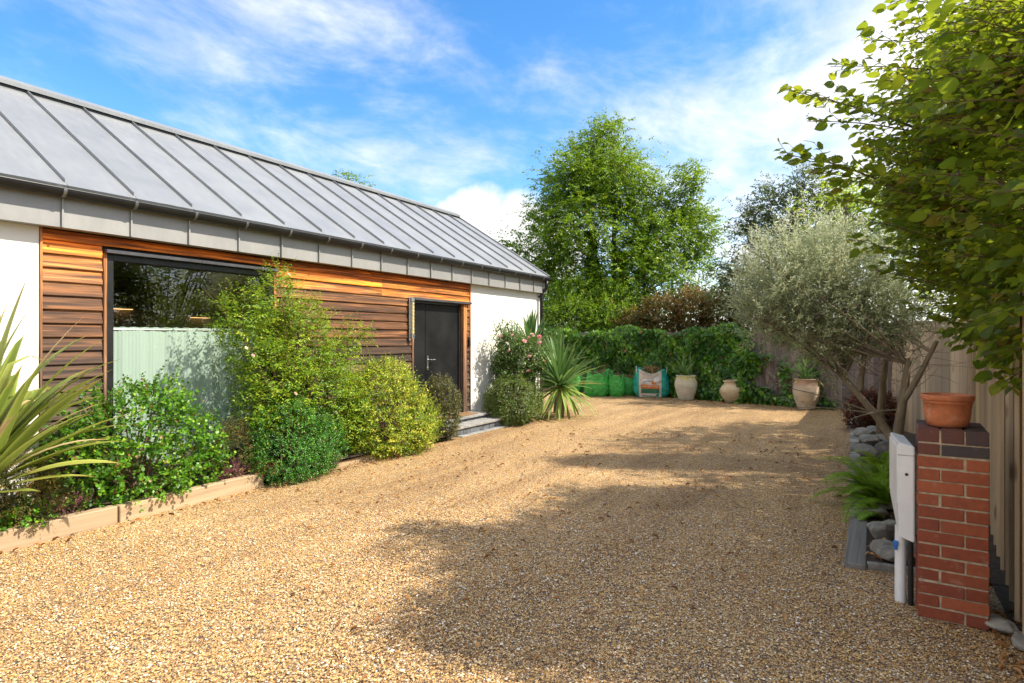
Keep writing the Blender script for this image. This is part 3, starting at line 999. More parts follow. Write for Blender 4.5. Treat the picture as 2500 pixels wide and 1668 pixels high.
rc.prism([(RX_ + .15, RZ_ - .045), (RX_ + .155, RZ_ + .0), (RX_, RZ_ + .085), (RX_ - .155, RZ_ + .0), (RX_ - .15, RZ_ - .045), (RX_, RZ_ + .05)], 'y', -4, Rf_end - .03)
hpart(rc.build('ridge_cap', M['zinc']), roof)
rv = MB().prism([(RX_ + .125, RZ_ - .10), (RX_ + .125, RZ_ - .02), (RX_, RZ_ + .04), (RX_ - .125, RZ_ - .02), (RX_ - .125, RZ_ - .1)], 'y', -3.95, Rf_end - .06)
hpart(rv.build('ridge_vent', M['gutter']), roof)
bs = MB().prism([(RX_, RZ_ - .01), (-11.35, 2.95), (-11.35, 2.90), (RX_, RZ_ - .06)], 'y', -4, Rf_end)
hpart(bs.build('rear_slope', M['zinc']), roof)
un = MB().prism([(EX - .02, EZ - .045), (RX_, RZ_ - .065), (RX_, RZ_ - .11), (EX - .02, EZ - .075)], 'y', -4, Rf_end - .012)
hpart(un.build('roof_deck', M['dark_gap']), roof)

# fascia panels with folded seams
fe = [2.58 + .588 * k for k in range(-11, 16)]
fe = [y for y in fe if y < Y_END - .15] + [Y_END + .03]
for a, b in zip(fe[:-1], fe[1:]):
    o = MB().prism([(0, 0), (0, .29), (-.02, .29), (-.02, .012), (-.13, .012), (-.13, 0)], 'y', .0, b - a - .003).build('fascia_panel', M['zinc_fascia'])
    o.location = (-6.285 + random.gauss(0, .001), a, 2.602)
    o.rotation_euler.z = random.gauss(0, .0015)
    hpart(o)
    hbox('fascia_seam', M['zinc_fascia'], -6.284, -6.262, b - .009, b + .006, 2.604, 2.89)
hbox('fascia_end', M['zinc_fascia'], -6.42, -6.287, Y_END + .032, Y_END + .05, 2.60, 2.95)

# gutter, brackets, downpipe
gp = []
gc = (-6.205, 2.925)
for a in np.linspace(math.pi, 2 * math.pi, 13):
    gp.append((gc[0] + .062 * math.cos(a), gc[1] + .062 * math.sin(a)))
for a in np.linspace(2 * math.pi, math.pi, 13):
    gp.append((gc[0] + .056 * math.cos(a), gc[1] + .056 * math.sin(a)))
gm = MB().prism(gp, 'y', -4, 12.03)
gm.tube([(-6.144, -4, 2.929), (-6.144, 12.03, 2.929)], .006, 6)
ep = [(gc[0] + .0555 * math.cos(a), gc[1] + .0555 * math.sin(a)) for a in np.linspace(math.pi, 2 * math.pi, 11)]
gm.prism(ep, 'y', 12.024, 12.036)
gutter = gm.build('gutter', M['gutter'])
hpart(gutter)
M['bracket'] = simple('bracket_grey', (.19, .19, .205), .35, .5)
bp = [(gc[0] + .067 * math.cos(a), gc[1] + .067 * math.sin(a)) for a in np.linspace(math.pi, 2 * math.pi + .1, 13)] + [(gc[0] + .0625 * math.cos(a), gc[1] + .0625 * math.sin(a)) for a in np.linspace(2 * math.pi + .1, math.pi, 13)]
bme = MB().prism([(x - gc[0], z - gc[1]) for x, z in bp], 'y', -.014, .014)
bme.box(-.02, .067, -.012, .012, .008, .013)
bmesh_ = mesh_py('bracket', bme.v, bme.f, M['bracket'])
for k in range(-6, 16):
    y = 2.55 + .605 * k
    if y < 11.9:
        o = link('bracket', bmesh_)
        o.location = (gc[0], y, gc[1])
        hpart(o, gutter)
dp = MB()
dp.tube([(-6.205, 11.86, 2.875), (-6.205, 11.86, 2.78), (-6.225, 11.862, 2.70), (-6.325, 11.868, 2.60), (-6.345, 11.87, 2.52), (-6.345, 11.87, .05)], .036, 14)
down = dp.build('downpipe', M['gutter'], smooth=True)
hpart(down)
for zc in (2.50, 1.5, .4):
    hpart(MB().tube([(-6.345, 11.87, zc), (-6.345, 11.87, zc + .05)], .042, 14).box(-6.415, -6.35, 11.855, 11.885, zc + .01, zc + .04).build('clip', M['gutter']), down)

# curtain behind the glass
cv, cf = [], []
ny_, nz_ = 260, 14
for j in range(nz_ + 1):
    for i in range(ny_ + 1):
        y = 3.06 + 1.76 * i / ny_
        f = .35 + .65 * min(1, j / 5)
        p = 2 * math.pi * y
        am = .25 + .75 * (.5 + .5 * math.sin(p * .73 + 1.9)) * (.6 + .4 * math.sin(p * 1.9))
        x = -6.60 + .019 * f * am * math.sin(p * 5.3 + 1.9 * math.sin(p * .61) + .25 * math.sin(j * .35 + y * 4)) + .008 * f * math.sin(p * 2.1 + 1.3 * math.sin(p * .4)) + .005 * am * math.sin(p * 11.7 + 2 * math.sin(p * 1.3)) + .0018 * math.sin(p * 29 + j * .2)
        zt = 1.715 + .003 * math.sin(p * 9)
        z = zt - (zt - .27) * j / nz_ if j > 1 else zt - j * .035
        cv.append((x, y, z))
for j in range(nz_):
    for i in range(ny_):
        a = j * (ny_ + 1) + i
        cf.append((a, a + 1, a + ny_ + 2, a + ny_ + 1))
tag(link('curtain', mesh_py('curtain', cv, cf, M['curtain'], True)), 'pale mint gathered curtain across the lower half of the window', 'curtain')
o = MB().tube([(-6.60, 3.05, 1.69), (-6.60, 4.83, 1.69)], .008, 8).build('curtain_rod', M['steel'])
tag(o, 'thin rod carrying the mint curtain behind the window', 'curtain rod')

# door steps
st = empty('door_step', (-6.1, 8.45, 0), 'two low grey stone steps with blue-grey block risers below the black door', 'step')


def spart(o, parent):
    o.parent = parent
    o.location = o.location - parent.location
    return o


for (x0, x1, y0, y1, z0, z1, nm_, mm) in [(-6.41, -6.02, 7.55, 9.36, .205, .245, 'tread', 'slab'), (-6.05, -5.74, 7.5, 9.28, .118, .158, 'tread', 'slab')]:
    ncut = 3
    for k in range(ncut):
        a = y0 + (y1 - y0) * k / ncut
        b = y0 + (y1 - y0) * (k + 1) / ncut - .005
        spart(box(nm_, M[mm], None, x0, x1, a, b, z0, z1, .004), st)
for (x0, x1, z0, z1, y0, y1) in [(-6.40, -6.055, .0, .203, 7.56, 9.34), (-6.05, -5.77, -.02, .116, 7.52, 9.26)]:
    nb = 9
    for k in range(nb):
        a = y0 + (y1 - y0) * k / nb
        spart(box('riser_block', M['blue_block'], None, x0, x1 - random.uniform(0, .004), a, a + (y1 - y0) / nb - .006, z0, z1, .004), st)
for k in range(6):
    spart(box('edging_block', M['slab'], None, -5.765, -5.66, 7.9 + k * .235, 7.9 + k * .235 + .228, -.02, .018, .004), st)
mt_ = tag(box('doormat', M['mat'], None, -6.36, -6.08, 8.05, 8.97, .2465, .262, .003), 'brown coir doormat on the top step at the black door', 'doormat')

# ------------------------------------------------------------------ fences
FA, FB = np.array([-9.4, 17.36]), np.array([.36, 15.3])
fdir = (FB - FA) / np.linalg.norm(FB - FA)
fl_ = np.linalg.norm(FB - FA)
fang = math.atan2(fdir[1], fdir[0])
fence = empty('back_fence', (FA[0], FA[1], 0), 'weathered grey vertical board fence at the end of the drive, half under ivy', 'fence', rz=fang)
k = 0
x = 0.0
random.seed(8)
while x < fl_:
    w = random.choice([.12, .125, .13, .145])
    h = 1.76 + random.uniform(-.012, .012)
    o = MB().prism([(0, -.009), (w, -.018), (w, -.006), (0, .004)], 'z', 0, h - .12).build('board', M['fence'], fence)
    o.location = (x, random.uniform(-.003, .003), .12)
    o.rotation_euler.y = random.uniform(-.004, .004)
    x += w - .004
o = MB().box(0, fl_, -.022, .012, .005, .135).build('gravel_board', M['fence'], fence)
for zc in (.5, 1.5):
    MB().box(0, fl_, .012, .06, zc, zc + .07).build('rail', M['fence'], fence)
xx = 0
while xx < fl_:
    box('post', M['fence'], fence, xx, xx + .09, .012, .10, 0, 1.8)
    xx += 1.83

# paler fence beside the rockery: an angled panel behind the olive and a long side run
pale = empty('side_fence', (1.2, 10.5, 0), 'pale brown vertical board fence behind the brick pier and olive tree', 'fence')


def run(a, b, pitch, wid, turn, hgt, name='board'):
    a, b = np.array(a), np.array(b)
    L_ = np.linalg.norm(b - a)
    d = (b - a) / L_
    ang = math.atan2(d[1], d[0])
    s = 0.0
    while s < L_:
        w = wid * random.uniform(.92, 1.06)
        p = a + d * s
        o = MB().box(0, w, -.012, .012, 0, hgt + random.uniform(-.01, .01), .002).build(name, M['fence_pale'], pale)
        o.location = (p[0] - 1.2, p[1] - 10.5, .02)
        o.rotation_euler.z = ang + turn + random.uniform(-.03, .03)
        s += pitch * random.uniform(.96, 1.04)
    for zc in (.45, 1.1, 1.6):
        o = MB().box(0, L_, -.02, .02, 0, .08).build('rail', M['fence_pale'], pale)
        nrm = np.array([-d[1], d[0]])
        if nrm[0] < 0:
            nrm = -nrm
        q = a + nrm * .05
        o.location = (q[0] - 1.2, q[1] - 10.5, zc)
        o.rotation_euler.z = ang


run((.36, 12.5), (1.22, 10.55), .132, .138, 0.05, 1.86)
run((.36, 15.28), (.36, 12.5), .14, .145, 0.0, 1.82)
run((1.23, 10.5), (.70, 3.3), .30, .20, -.42, 1.84)
o = MB().box(-.02, .01, 0, 7.3, .05, 1.80).build('backing', M['fence_pale'], pale)
o.location = (.76 - 1.2, 3.2 - 10.5, 0)
o.rotation_euler.z = -math.atan2(.53, 7.2)

# ------------------------------------------------------------------ edgings
kerbs = [((-5.545, 0.30), (-5.575, 2.705), .155, 'long pale timber sleeper edging the planting bed below the sword leaves', .10),
         ((-5.572, 2.722), (-5.625, 4.19), .150, 'pale timber sleeper edging the bed in front of the round-leaved shrub', .10),
         ((-5.66, 5.25), (-5.715, 7.22), .07, 'low pale timber edging in front of the golden shrub', .10)]
for (a, b, h, lab, th) in kerbs:
    L_ = math.dist(a, b)
    o = MB().box(-th, 0, 0, L_, -.03, h, .006).build('timber_sleeper', M['sleeper'])
    o.location = (a[0], a[1], 0)
    o.rotation_euler.z = math.atan2(b[1] - a[1], b[0] - a[0]) - math.pi / 2
    tag(o, lab, 'sleeper', 'timber sleepers along the house bed')
o = box('timber_sleeper', M['sleeper_grey'], None, -.17, -.035, 4.80, 6.05, -.02, .04, .008)
tag(o, 'weathered grey timber sleeper at the near corner of the rockery bed', 'sleeper')
o = MB().box(0, .36, -.02, .025, -.02, .05, .004).build('timber_edging', M['sleeper_grey'])
o.location = (-.03, 4.845, 0)
o.rotation_euler.z = .12
tag(o, 'thin grey timber strip across the near end of the rockery bed', 'edging')
ORD = 'first second third fourth fifth sixth seventh eighth ninth tenth eleventh twelfth thirteenth fourteenth fifteenth sixteenth seventeenth eighteenth nineteenth twentieth'.split()
ORD += ['twenty-' + q for q in ORD[:9]] + ['thirtieth'] + ['thirty-' + q for q in ORD[:9]]
y = 6.07
k = 0
while y < 14.6:
    L_ = random.uniform(.26, .44)
    bm = MB().box(0, .13, 0, L_ - .012, -.02, .03 + random.uniform(-.008, .012), .008)
    bm.v = [(vx + random.gauss(0, .003), vy + random.gauss(0, .003), vz + random.gauss(0, .003)) for vx, vy, vz in bm.v]
    o = bm.build('edging_stone', M['rock'])
    o.location = (-.17 - .028 * (y - 6) + random.uniform(-.006, .006), y, 0)
    o.rotation_euler.z = random.uniform(-.02, .03)
    tag(o, ORD[k] + ' flat grey edging stone of the rockery bed, counted from the weathered sleeper', 'stone', 'edging stones of the rockery bed')
    y += L_
    k += 1

# rocks
def rock_mesh(seed, flat):
    bm = bmesh.new()
    bmesh.ops.create_icosphere(bm, subdivisions=3, radius=1)
    g = np.random.default_rng(seed)
    cuts = [(Vector(unit(g.normal(size=3))), g.uniform(.45, .8)) for _ in range(9)]
    for v in bm.verts:
        p = v.co.copy()
        for nn, dd in cuts:
            e = p.dot(nn) - dd
            if e > 0:
                p -= nn * e * .9
        p *= 1 + .06 * math.sin(p.x * 7 + seed) * math.sin(p.y * 6 + seed * 2) + g.normal() * .012
        p.z *= flat
        v.co = p
    me = bpy.data.meshes.new('rock')
    bm.to_mesh(me)
    bm.free()
    me.materials.append(M['rock'])
    return me


rmesh = [rock_mesh(s, f) for s, f in [(1, .6), (2, .5), (3, .75), (4, .45), (5, .62), (6, .55)]]
random.seed(21)
rocks_ = 0
rocks = [(.16, 5.05, .15), (.09, 5.22, .12), (.28, 5.25, .13), (.05, 5.55, .15), (.24, 5.60, .10), (.12, 5.85, .12), (.02, 6.2, .17), (.28, 6.05, .13), (.10, 6.5, .11), (.26, 6.55, .15), (.04, 6.9, .12),
         (.22, 7.0, .12), (.40, 6.4, .12), (.42, 5.7, .11), (.35, 5.1, .10), (-.0, 7.5, .14), (.2, 7.6, .12), (.0, 8.3, .16), (.22, 8.5, .15), (-.05, 9.0, .17), (.16, 9.3, .18), (-.02, 9.7, .2), (.2, 10.1, .2), (-.06, 10.4, .19), (.12, 10.8, .22), (.3, 9.6, .18), (-.1, 11.2, .2), (.1, 11.5, .2)]
rocks.sort(key=lambda q: q[1])
for i, (x, y, s) in enumerate(rocks):
    o = link('rock', rmesh[i % 6])
    o.location = (x, y, .03 + s * .22 + (.10 if 8.9 < y < 11 else 0))
    o.scale = (s * random.uniform(.8, 1.0), s * random.uniform(.75, 1.05), s * random.uniform(.7, 1.0))
    o.rotation_euler = (random.uniform(-.25, .25), random.uniform(-.25, .25), random.uniform(0, 6))
    tag(o, ORD[i] + ' grey lichened rock along the rockery bed, counted from its near corner', 'rock', 'rocks in the rockery bed')
for (x, y, s, lab) in [(.60, 4.22, .09, 'pale lichened rock at the foot of the fence beside the brick pier'), (.70, 4.02, .11, 'larger pale rock among dead leaves at the fence foot, farthest from the pier')]:
    o = link('rock', rmesh[1])
    o.location = (x, y, .04)
    o.scale = (s * 1.3, s, s * .8)
    o.rotation_euler.z = x * 3
    tag(o, lab, 'rock')

# ------------------------------------------------------------------ brick pier
pier = empty('brick_pier', (.222, 4.17, 0), 'square red brick pier with dark brick top courses carrying a terracotta pot', 'pier', rz=-.03)
core = MB().box(.006, .3215, .006, .434, 0, 1.075).build('mortar', M['mortar'], pier)
S_, H_, J_ = .215, .1025, .010
brick_cache = {}


def brick(x0, x1, y0, y1, z0, z1, mk):
    key = (round(x1 - x0, 4), round(y1 - y0, 4), round(z1 - z0, 4), mk)
    if key not in brick_cache:
        mb = MB().box(0, key[0], 0, key[1], 0, key[2], .0035)
        brick_cache[key] = mesh_py('brick', mb.v, mb.f, M[mk])
    o = link('brick', brick_cache[key], pier)
    o.location = (x0 + random.gauss(0, .002), y0 + random.gauss(0, .002), z0 + random.gauss(0, .0012))
    o.rotation_euler = (random.gauss(0, .004), random.gauss(0, .004), random.gauss(0, .007))


pitch = .0718
for c_ in range(14):
    z0 = c_ * pitch + .002
    z1 = z0 + .062
    lay = [(0, S_, 0, H_), (S_ + J_, S_ + J_ + H_, 0, S_), (0, H_, H_ + J_, H_ + J_ + S_), (S_ + J_, S_ + J_ + H_, S_ + J_, .44), (0, S_, .3375, .44)]
    if c_ % 2:
        lay = [(.3275 - b, .3275 - a, c, d) for a, b, c, d in lay]
    for (a, b, c, d) in lay:
        brick(a, b, c, d, z0, z1, 'brick_dark' if c_ == 13 else 'brick')
z0 = 14 * pitch + .002
for i in range(3):
    for j in range(2):
        x0 = i * (H_ + J_)
        brick(x0, x0 + H_, j * (S_ + J_), j * (S_ + J_) + S_, z0, z0 + .078, 'brick_dark')
PIER_TOP = z0 + .078

pot = empty('terracotta_pot', (.375, 4.33, PIER_TOP + .001), 'empty round terracotta pot standing on the brick pier', 'pot')
prof = [(.0, 0), (.105, 0), (.118, .006), (.128, .03), (.133, .06), (.1395, .12), (.142, .150), (.1475, .153), (.1475, .162), (.144, .166), (.152, .170), (.158, .180), (.158, .198), (.152, .207), (.143, .206), (.136, .198), (.130, .17), (.120, .05), (.0, .045)]
prof = [(r_ * .83, z_ * .9) for r_, z_ in prof]
MB().lathe(prof, 56).build('pot_body', M['terracotta'], pot, smooth=True)
MB().lathe([(.0, .115), (.05, .12), (.104, .112)], 30, wob=.03).build('potting_soil', M['soil'], pot, smooth=True)

# meter box on the pier's side
mx_ = empty('meter_box', (.132, 4.22, 0), 'white plastic meter box fixed to the side of the brick pier', 'meter box', rz=.07)
prof_b = [(0, .0), (0, .42), (.0, .42)]
mb = MB()
D_, W_, zt, zb = .080, .46, .985, .40
mb.add([(0, 0, zb + .03), (D_, 0, zb), (D_, 0, zt - .02), (0, 0, zt), (-.0, W_, zb + .18), (D_, W_, zb + .15), (D_, W_, zt - .02), (0, W_, zt)],
       [(0, 1, 2, 3), (7, 6, 5, 4), (0, 3, 7, 4), (1, 5, 6, 2), (3, 2, 6, 7), (0, 4, 5, 1)])
bm = bmesh.new()
for v in mb.v:
    bm.verts.new(v)
bm.verts.ensure_lookup_table()
for f in mb.f:
    bm.faces.new([bm.verts[i] for i in f])
bmesh.ops.recalc_face_normals(bm, faces=bm.faces[:])
bmesh.ops.bevel(bm, geom=bm.edges[:], offset=.006, segments=2, affect='EDGES')
me = bpy.data.meshes.new('cover')
bm.to_mesh(me)
bm.free()
me.materials.append(M['white_plastic'])
link('cover', me, mx_)
MB().box(-.006, .0, .02, W_ - .02, zb + .22, zt - .03, .002).build('door_flap', M['white_plastic'], mx_)
MB().tube([(.04, -.004, .80), (.04, .002, .80)], .009, 10).build('lock', M['black_plastic'], mx_)
MB().box(-.002, D_ + .0015, -.002, W_ + .002, zt - .075, zt - .071).build('lid_seam', M['board_grey'], mx_)
MB().box(D_ + .002, D_ + .022, .04, W_ + .05, zb + .04, zt - .07, .002).build('mounting_board', M['board_grey'], mx_)
o = MB().tube([(.145, 4.36, 0), (.147, 4.36, .46)], .030, 18).build('waste_pipe', M['white_plastic'], smooth=False)
tag(o, 'white plastic duct rising from the gravel into the meter box', 'pipe')
o = MB().tube([(.197, 4.33, 0), (.197, 4.33, .2), (.197, 4.34, .44)], .015, 10).build('cable_conduit', M['black_plastic'])
tag(o, 'thin black conduit between the white duct and the brick pier', 'conduit')
o = MB().box(.108, .134, 4.318, 4.342, .345, .372, .003).box(.112, .128, 4.32, 4.338, .318, .347, .003).build('blue_clip', M['blue_plastic'])
tag(o, 'small bright blue tag clipped on the white duct', 'clip')

# ------------------------------------------------------------------ urns
def urn_thing(name, lab, loc, s, mk, prof, tilt=(0, 0)):
    e = empty(name, loc, lab, 'urn')
    e.rotation_euler = (tilt[0], tilt[1], .4)
    o = MB().lathe([(r * s, z * s) for r, z in prof], 48, wob=.008).build('urn_body', M[mk], e, smooth=True)
    MB().lathe([(0, prof[-1][1] * s), (prof[-1][0] * s, prof[-1][1] * s - .004)], 24).build('potting_soil', M['soil'], e)
    return e


def rip(p, n=34, a=.004):
    p = np.array(p)
    t = np.linspace(0, len(p) - 1, n)
    r = np.interp(t, range(len(p)), p[:, 0]) + a * np.sin(np.arange(n) * 2.1)
    z = np.interp(t, range(len(p)), p[:, 1])
    return list(zip(r, z))


rim = [(.232, .600), (.245, .604), (.25, .615), (.246, .628), (.235, .632), (.222, .626), (.218, .60), (.215, .58)]
P_URN = [(.0, 0), (.175, 0)] + rip([(.185, .02), (.215, .12), (.255, .24), (.278, .34), (.284, .40), (.272, .47), (.245, .53), (.230, .575), (.230, .598)]) + rim
urn1 = urn_thing('urn', 'cream ribbed urn of spiky grass in front of the ivy, beside the printed bag', (-4.15, 15.72, 0), 1.02, 'urn_cream', P_URN)
P_URN3 = [(.0, 0), (.17, 0)] + rip([(.185, .02), (.20, .10), (.245, .22), (.275, .34), (.282, .42), (.268, .50), (.240, .56), (.228, .60), (.230, .66)], 40, .003) + [(.24, .664), (.25, .675), (.246, .688), (.234, .690), (.222, .68), (.216, .64)]
urn3 = urn_thing('urn', 'pinkish tall urn of fine grass standing against the bare grey fence boards', (-1.28, 15.02, 0), 1.0, 'urn_pink', P_URN3)
P_URN2 = [(.0, 0), (.13, 0)] + rip([(.15, .02), (.21, .10), (.26, .2), (.285, .29), (.275, .36), (.23, .42), (.185, .46), (.165, .50), (.165, .53)], 30, .003) + [(.185, .535), (.195, .548), (.19, .56), (.175, .562), (.162, .555), (.155, .52)]
urn2 = urn_thing('urn', 'tan round-bellied urn half swallowed by ivy, with nothing tall growing in it', (-2.98, 15.62, 0), 1.0, 'urn_tan', P_URN2, (.02, -.07))

# ------------------------------------------------------------------ garden bags
def bag_point(w, d, h, a, v, seed, taper=.06):
    """Point on a slumped sack: a round the rim, v from 0 (ground) to 1 (lip)."""
    ca, sa = math.cos(a), math.sin(a)
    e = 2.0 / 2.9
    x = math.copysign(abs(ca) ** e, ca) * w / 2
    y = math.copysign(abs(sa) ** e, sa) * d / 2
    k = 1 + .13 * math.sin(math.pi * min(1, v * 1.15)) - taper * v - .12 * max(0, .15 - v) / .15 + (.05 * math.sin(seed * 1.7 + a) * v)
    wr = .020 * math.sin(a * 5 + v * 9 + seed) + .014 * math.sin(a * 11 - v * 17 + seed * 2) + .018 * math.sin(v * 21 + 3 * math.sin(a * 2 + seed)) * math.sin(a * 2 + seed)
    k += wr
    z = h * v * (1 + .07 * math.sin(a * 3 + seed) * v + .07 * math.sin(a * 5 + 1.3 * seed) * v)
    if seed == 7:
        z = h * v * (1 - .10 * v * v * max(0, -sa) ** 2 + .12 * v * v * abs(ca * sa) * 2)
    return Vector((x * k, y * k, z))


def bag_body(w, d, h, seed, parent, mk, name='sack', na=72, nv=22):
    mb = MB()
    for j in range(nv + 1):
        for i in range(na):
            mb.v.append(tuple(bag_point(w, d, h, 2 * math.pi * i / na, j / nv, seed)))
    for j in range(nv):
        for i in range(na):
            i2 = (i + 1) % na
            mb.f.append((j * na + i, j * na + i2, (j + 1) * na + i2, (j + 1) * na + i))
    b0 = len(mb.v)
    for j in range(3):
        for i in range(na):
            p = bag_point(w * (.965 - .01 * j), d * (.965 - .01 * j), h, 2 * math.pi * i / na, 1 - .12 * j, seed)
            mb.v.append(tuple(p))
    top = nv * na
    for i in range(na):
        i2 = (i + 1) % na
        mb.f.append((top + i, top + i2, b0 + i2, b0 + i))
        for j in range(2):
            mb.f.append((b0 + j * na + i, b0 + j * na + i2, b0 + (j + 1) * na + i2, b0 + (j + 1) * na + i))
    return mb.build(name, M[mk], parent, smooth=True)


def clippings(w, d, z, n, seed, parent, dome=.12, L=.07):
    g = np.random.default_rng(seed)
    a = g.uniform(0, 6.28, n)
    r = np.sqrt(g.random(n))
    P = np.stack([np.cos(a) * r * w * .44, np.sin(a) * r * d * .44, z + dome * (1 - r ** 2) + g.uniform(-.05, .02, n)], -1)
    Dv = unit(g.normal(size=(n, 3)) * np.array([1, 1, .5]))
    me = leaf_mesh('clippings', T_OVAL, P, Dv, unit(g.normal(size=(n, 3)) + np.array([0, 0, 1.2])), L * g.uniform(.5, 1.2, n), L * .5 * g.uniform(.5, 1.2, n), M['clippings'], g.random(n))
    o = tag(link('clippings', me, parent), kind='stuff')
    tw = MB()
    for k in range(9):
        b = np.array([g.uniform(-.35, .35) * w, g.uniform(-.35, .35) * d, z])
        e = b + np.array([g.normal(0, .10), g.normal(0, .08), g.uniform(.14, .34)])
        tw.tube(bez(b, (b + e) / 2 + g.normal(0, .02, 3), e, 4), [.006, .005, .004, .002], 5)
    tw.build('twigs', M['twig'], parent)


bags = [((-6.57, 15.55), .62, .48, .60, 1, 'full green garden sack in front, its side squarely facing the drive'),
        ((-6.06, 15.75), .42, .42, .58, 2, 'narrow crumpled green garden sack squeezed between two fuller ones'),
        ((-5.93, 16.22), .52, .42, .52, 3, 'shorter green garden sack just beside the printed bag'),
        ((-7.35, 15.55), .60, .5, .52, 4, 'green garden sack half hidden behind the yucca blades'),
        ((-6.62, 16.12), .55, .45, .66, 5, 'tallest green garden sack heaped with dead twigs, behind the front one')]
for (p, w, d, h, s, lab) in bags:
    e = empty('garden_sack', (*p, 0), lab, 'sack', 'green garden waste sacks', rz=.30 + .1 * math.sin(s * 3))
    bag_body(w, d, h, s, e, 'bag_green')
    clippings(w, d, h - .08, 260, 40 + s, e, .10)

gb = empty('gravel_bag', (-5.17, 16.05, 0), 'big teal and beige printed gravel bag overflowing with brown leaves', 'bag', rz=.30)
GW, GD, GH = .90, .55, .72
bag_body(GW, GD, GH, 7, gb, 'bag_teal')
clippings(GW, GD, GH - .09, 1300, 77, gb, .20, .06)


def print_patch(name, mk, x0, x1, v0, v1, off, nx=12, nz=8, skew=0.0, parent=gb):
    """A print that follows the front of the bag, a little proud of it."""
    mb = MB()
    for j in range(nz + 1):
        for i in range(nx + 1):
            xx = x0 + (x1 - x0) * i / nx
            vv = v0 + (v1 - v0) * j / nz + skew * (xx - x0)
            a = -math.pi / 2 + math.copysign(1, xx) * math.acos(max(-1, min(1, 1))) if False else None
            lo, hi = -math.pi + .02, -.02
            for _ in range(22):
                mid = (lo + hi) / 2
                if bag_point(GW, GD, GH, mid, vv, 7).x < xx:
                    lo = mid
                else:
                    hi = mid
            p = bag_point(GW, GD, GH, (lo + hi) / 2, vv, 7)
            mb.v.append((p.x, p.y - off, p.z))
    for j in range(nz):
        for i in range(nx):
            b = j * (nx + 1) + i
            mb.f.append((b, b + 1, b + nx + 2, b + nx + 1))
    return mb.build(name, M[mk], parent, smooth=True)


print_patch('printed_panel', 'bag_panel', -.33, .26, .02, .985, .004, 16, 14)
print_patch('green_print', 'bag_dkgreen', -.27, .205, .17, .42, .008)
print_patch('orange_print', 'bag_orange', -.265, .20, .36, .50, .012, skew=-.06)
print_patch('white_print', 'bag_white', -.30, .24, .015, .155, .007)
print_patch('teal_print', 'bag_teal', .125, .20, .04, .15, .010)
print_patch('green_print', 'bag_dkgreen', -.24, .12, .06, .085, .010, skew=-.05)
print_patch('white_print', 'bag_white', -.215, -.0, .555, .695, .008)
print_patch('orange_print', 'bag_orange', .003, .12, .53, .67, .009, skew=-.3)
print_patch('paper_label', 'bag_white', .06, .19, .60, .80, .016)


def lettering(txt, size, loc, mk, parent, rx=R(90)):
    cu = bpy.data.curves.new('lettering', 'FONT')
    cu.body = txt
    cu.size = size
    cu.extrude = .001
    cu.align_x = 'CENTER'
    tmp = bpy.data.objects.new('lettering_tmp', cu)
    COL.objects.link(tmp)
    bpy.context.view_layer.update()
    me = bpy.data.meshes.new_from_object(tmp.evaluated_get(bpy.context.evaluated_depsgraph_get()))
    bpy.data.objects.remove(tmp)
    me.materials.clear()
    me.materials.append(M[mk])
    o = link('lettering', me, parent, loc)
    o.rotation_euler = (rx, 0, 0)
    return o


fy = -(GD / 2) * 1.10
lettering('gravel', .085, (-.108, fy - .012, .425), 'ink', gb)
t_ = lettering('APRIL GOLD STONE', .045, (-.035, fy - .016, .292), 'inkwhite', gb)
t_.rotation_euler = (R(90), R(2.5), 0)
for sx, sy in ((-.40, -.2), (.40, -.2), (.40, .2), (-.40, .2)):
    MB().tube(bez((sx * .98, sy, GH * .92), (sx * 1.05, sy, GH + .22), (sx * 1.02, sy + .05, GH + .04), 7), .008, 5).build('strap', M['bag_panel'], gb)

# ------------------------------------------------------------------ plants
def blade(name, mk, parent, az, el, L, Wd, droop, seed, nseg=9, fold=.35, base=(0, 0, 0), twist=0.0, kink=None):
    """One sword leaf as a mesh of its own, arching from the parent's origin."""
    g = np.random.default_rng(seed)
    d = np.array([math.cos(el) * math.cos(az), math.cos(el) * math.sin(az), math.sin(el)])
    p = np.array(base, float)
    V, A, E_ = [], [], []
    st = L / nseg
    side0 = unit(np.cross(d, [0, 0, 1.0]) + 1e-4)
    for i in range(nseg + 1):
        t = i / nseg
        side = unit(np.cross(d, [0, 0, 1.0]) + 1e-6 * side0)
        if side @ side0 < 0:
            side = -side
        nr = np.cross(side, d)
        tw = twist * t
        s2 = side * math.cos(tw) + nr * math.sin(tw)
        n2 = np.cross(s2, d)
        w = Wd * (min(1, .6 + 1.1 * t) if t < .4 else 1.0) * (1 - max(0, (t - .5) / .5) ** 2.0) / 2 + .0008
        V += [p - s2 * w + n2 * w * fold, p, p + s2 * w + n2 * w * fold]
        A += [t, t, t]
        E_ += [1, 0, 1]
        dr = droop * st * (.4 + 2.2 * t)
        if kink and t > kink:
            dr += 5.0 * st
        d = unit(d + np.array([0, 0, -dr]))
        p = p + d * st
    F = []
    for i in range(nseg):
        b = i * 3
        F += [(b, b + 1, b + 4, b + 3), (b + 1, b + 2, b + 5, b + 4)]
    me = mesh_np(name, np.array(V), None, np.array(F), M[mk], np.full(len(V), g.random()), smooth=True)
    for nm_, arr in (('along', A), ('edge', E_)):
        at = me.attributes.new(nm_, 'FLOAT', 'POINT')
        at.data.foreach_set('value', np.array(arr, np.float32))
    return link(name, me, parent)


# giant sword-leaf plant by the white wall
ph = empty('sword_leaf_plant', (-5.98, 1.78, .30), 'huge sword-leaved plant with yellow-green arching blades in front of the white wall', 'plant')
g = np.random.default_rng(4)
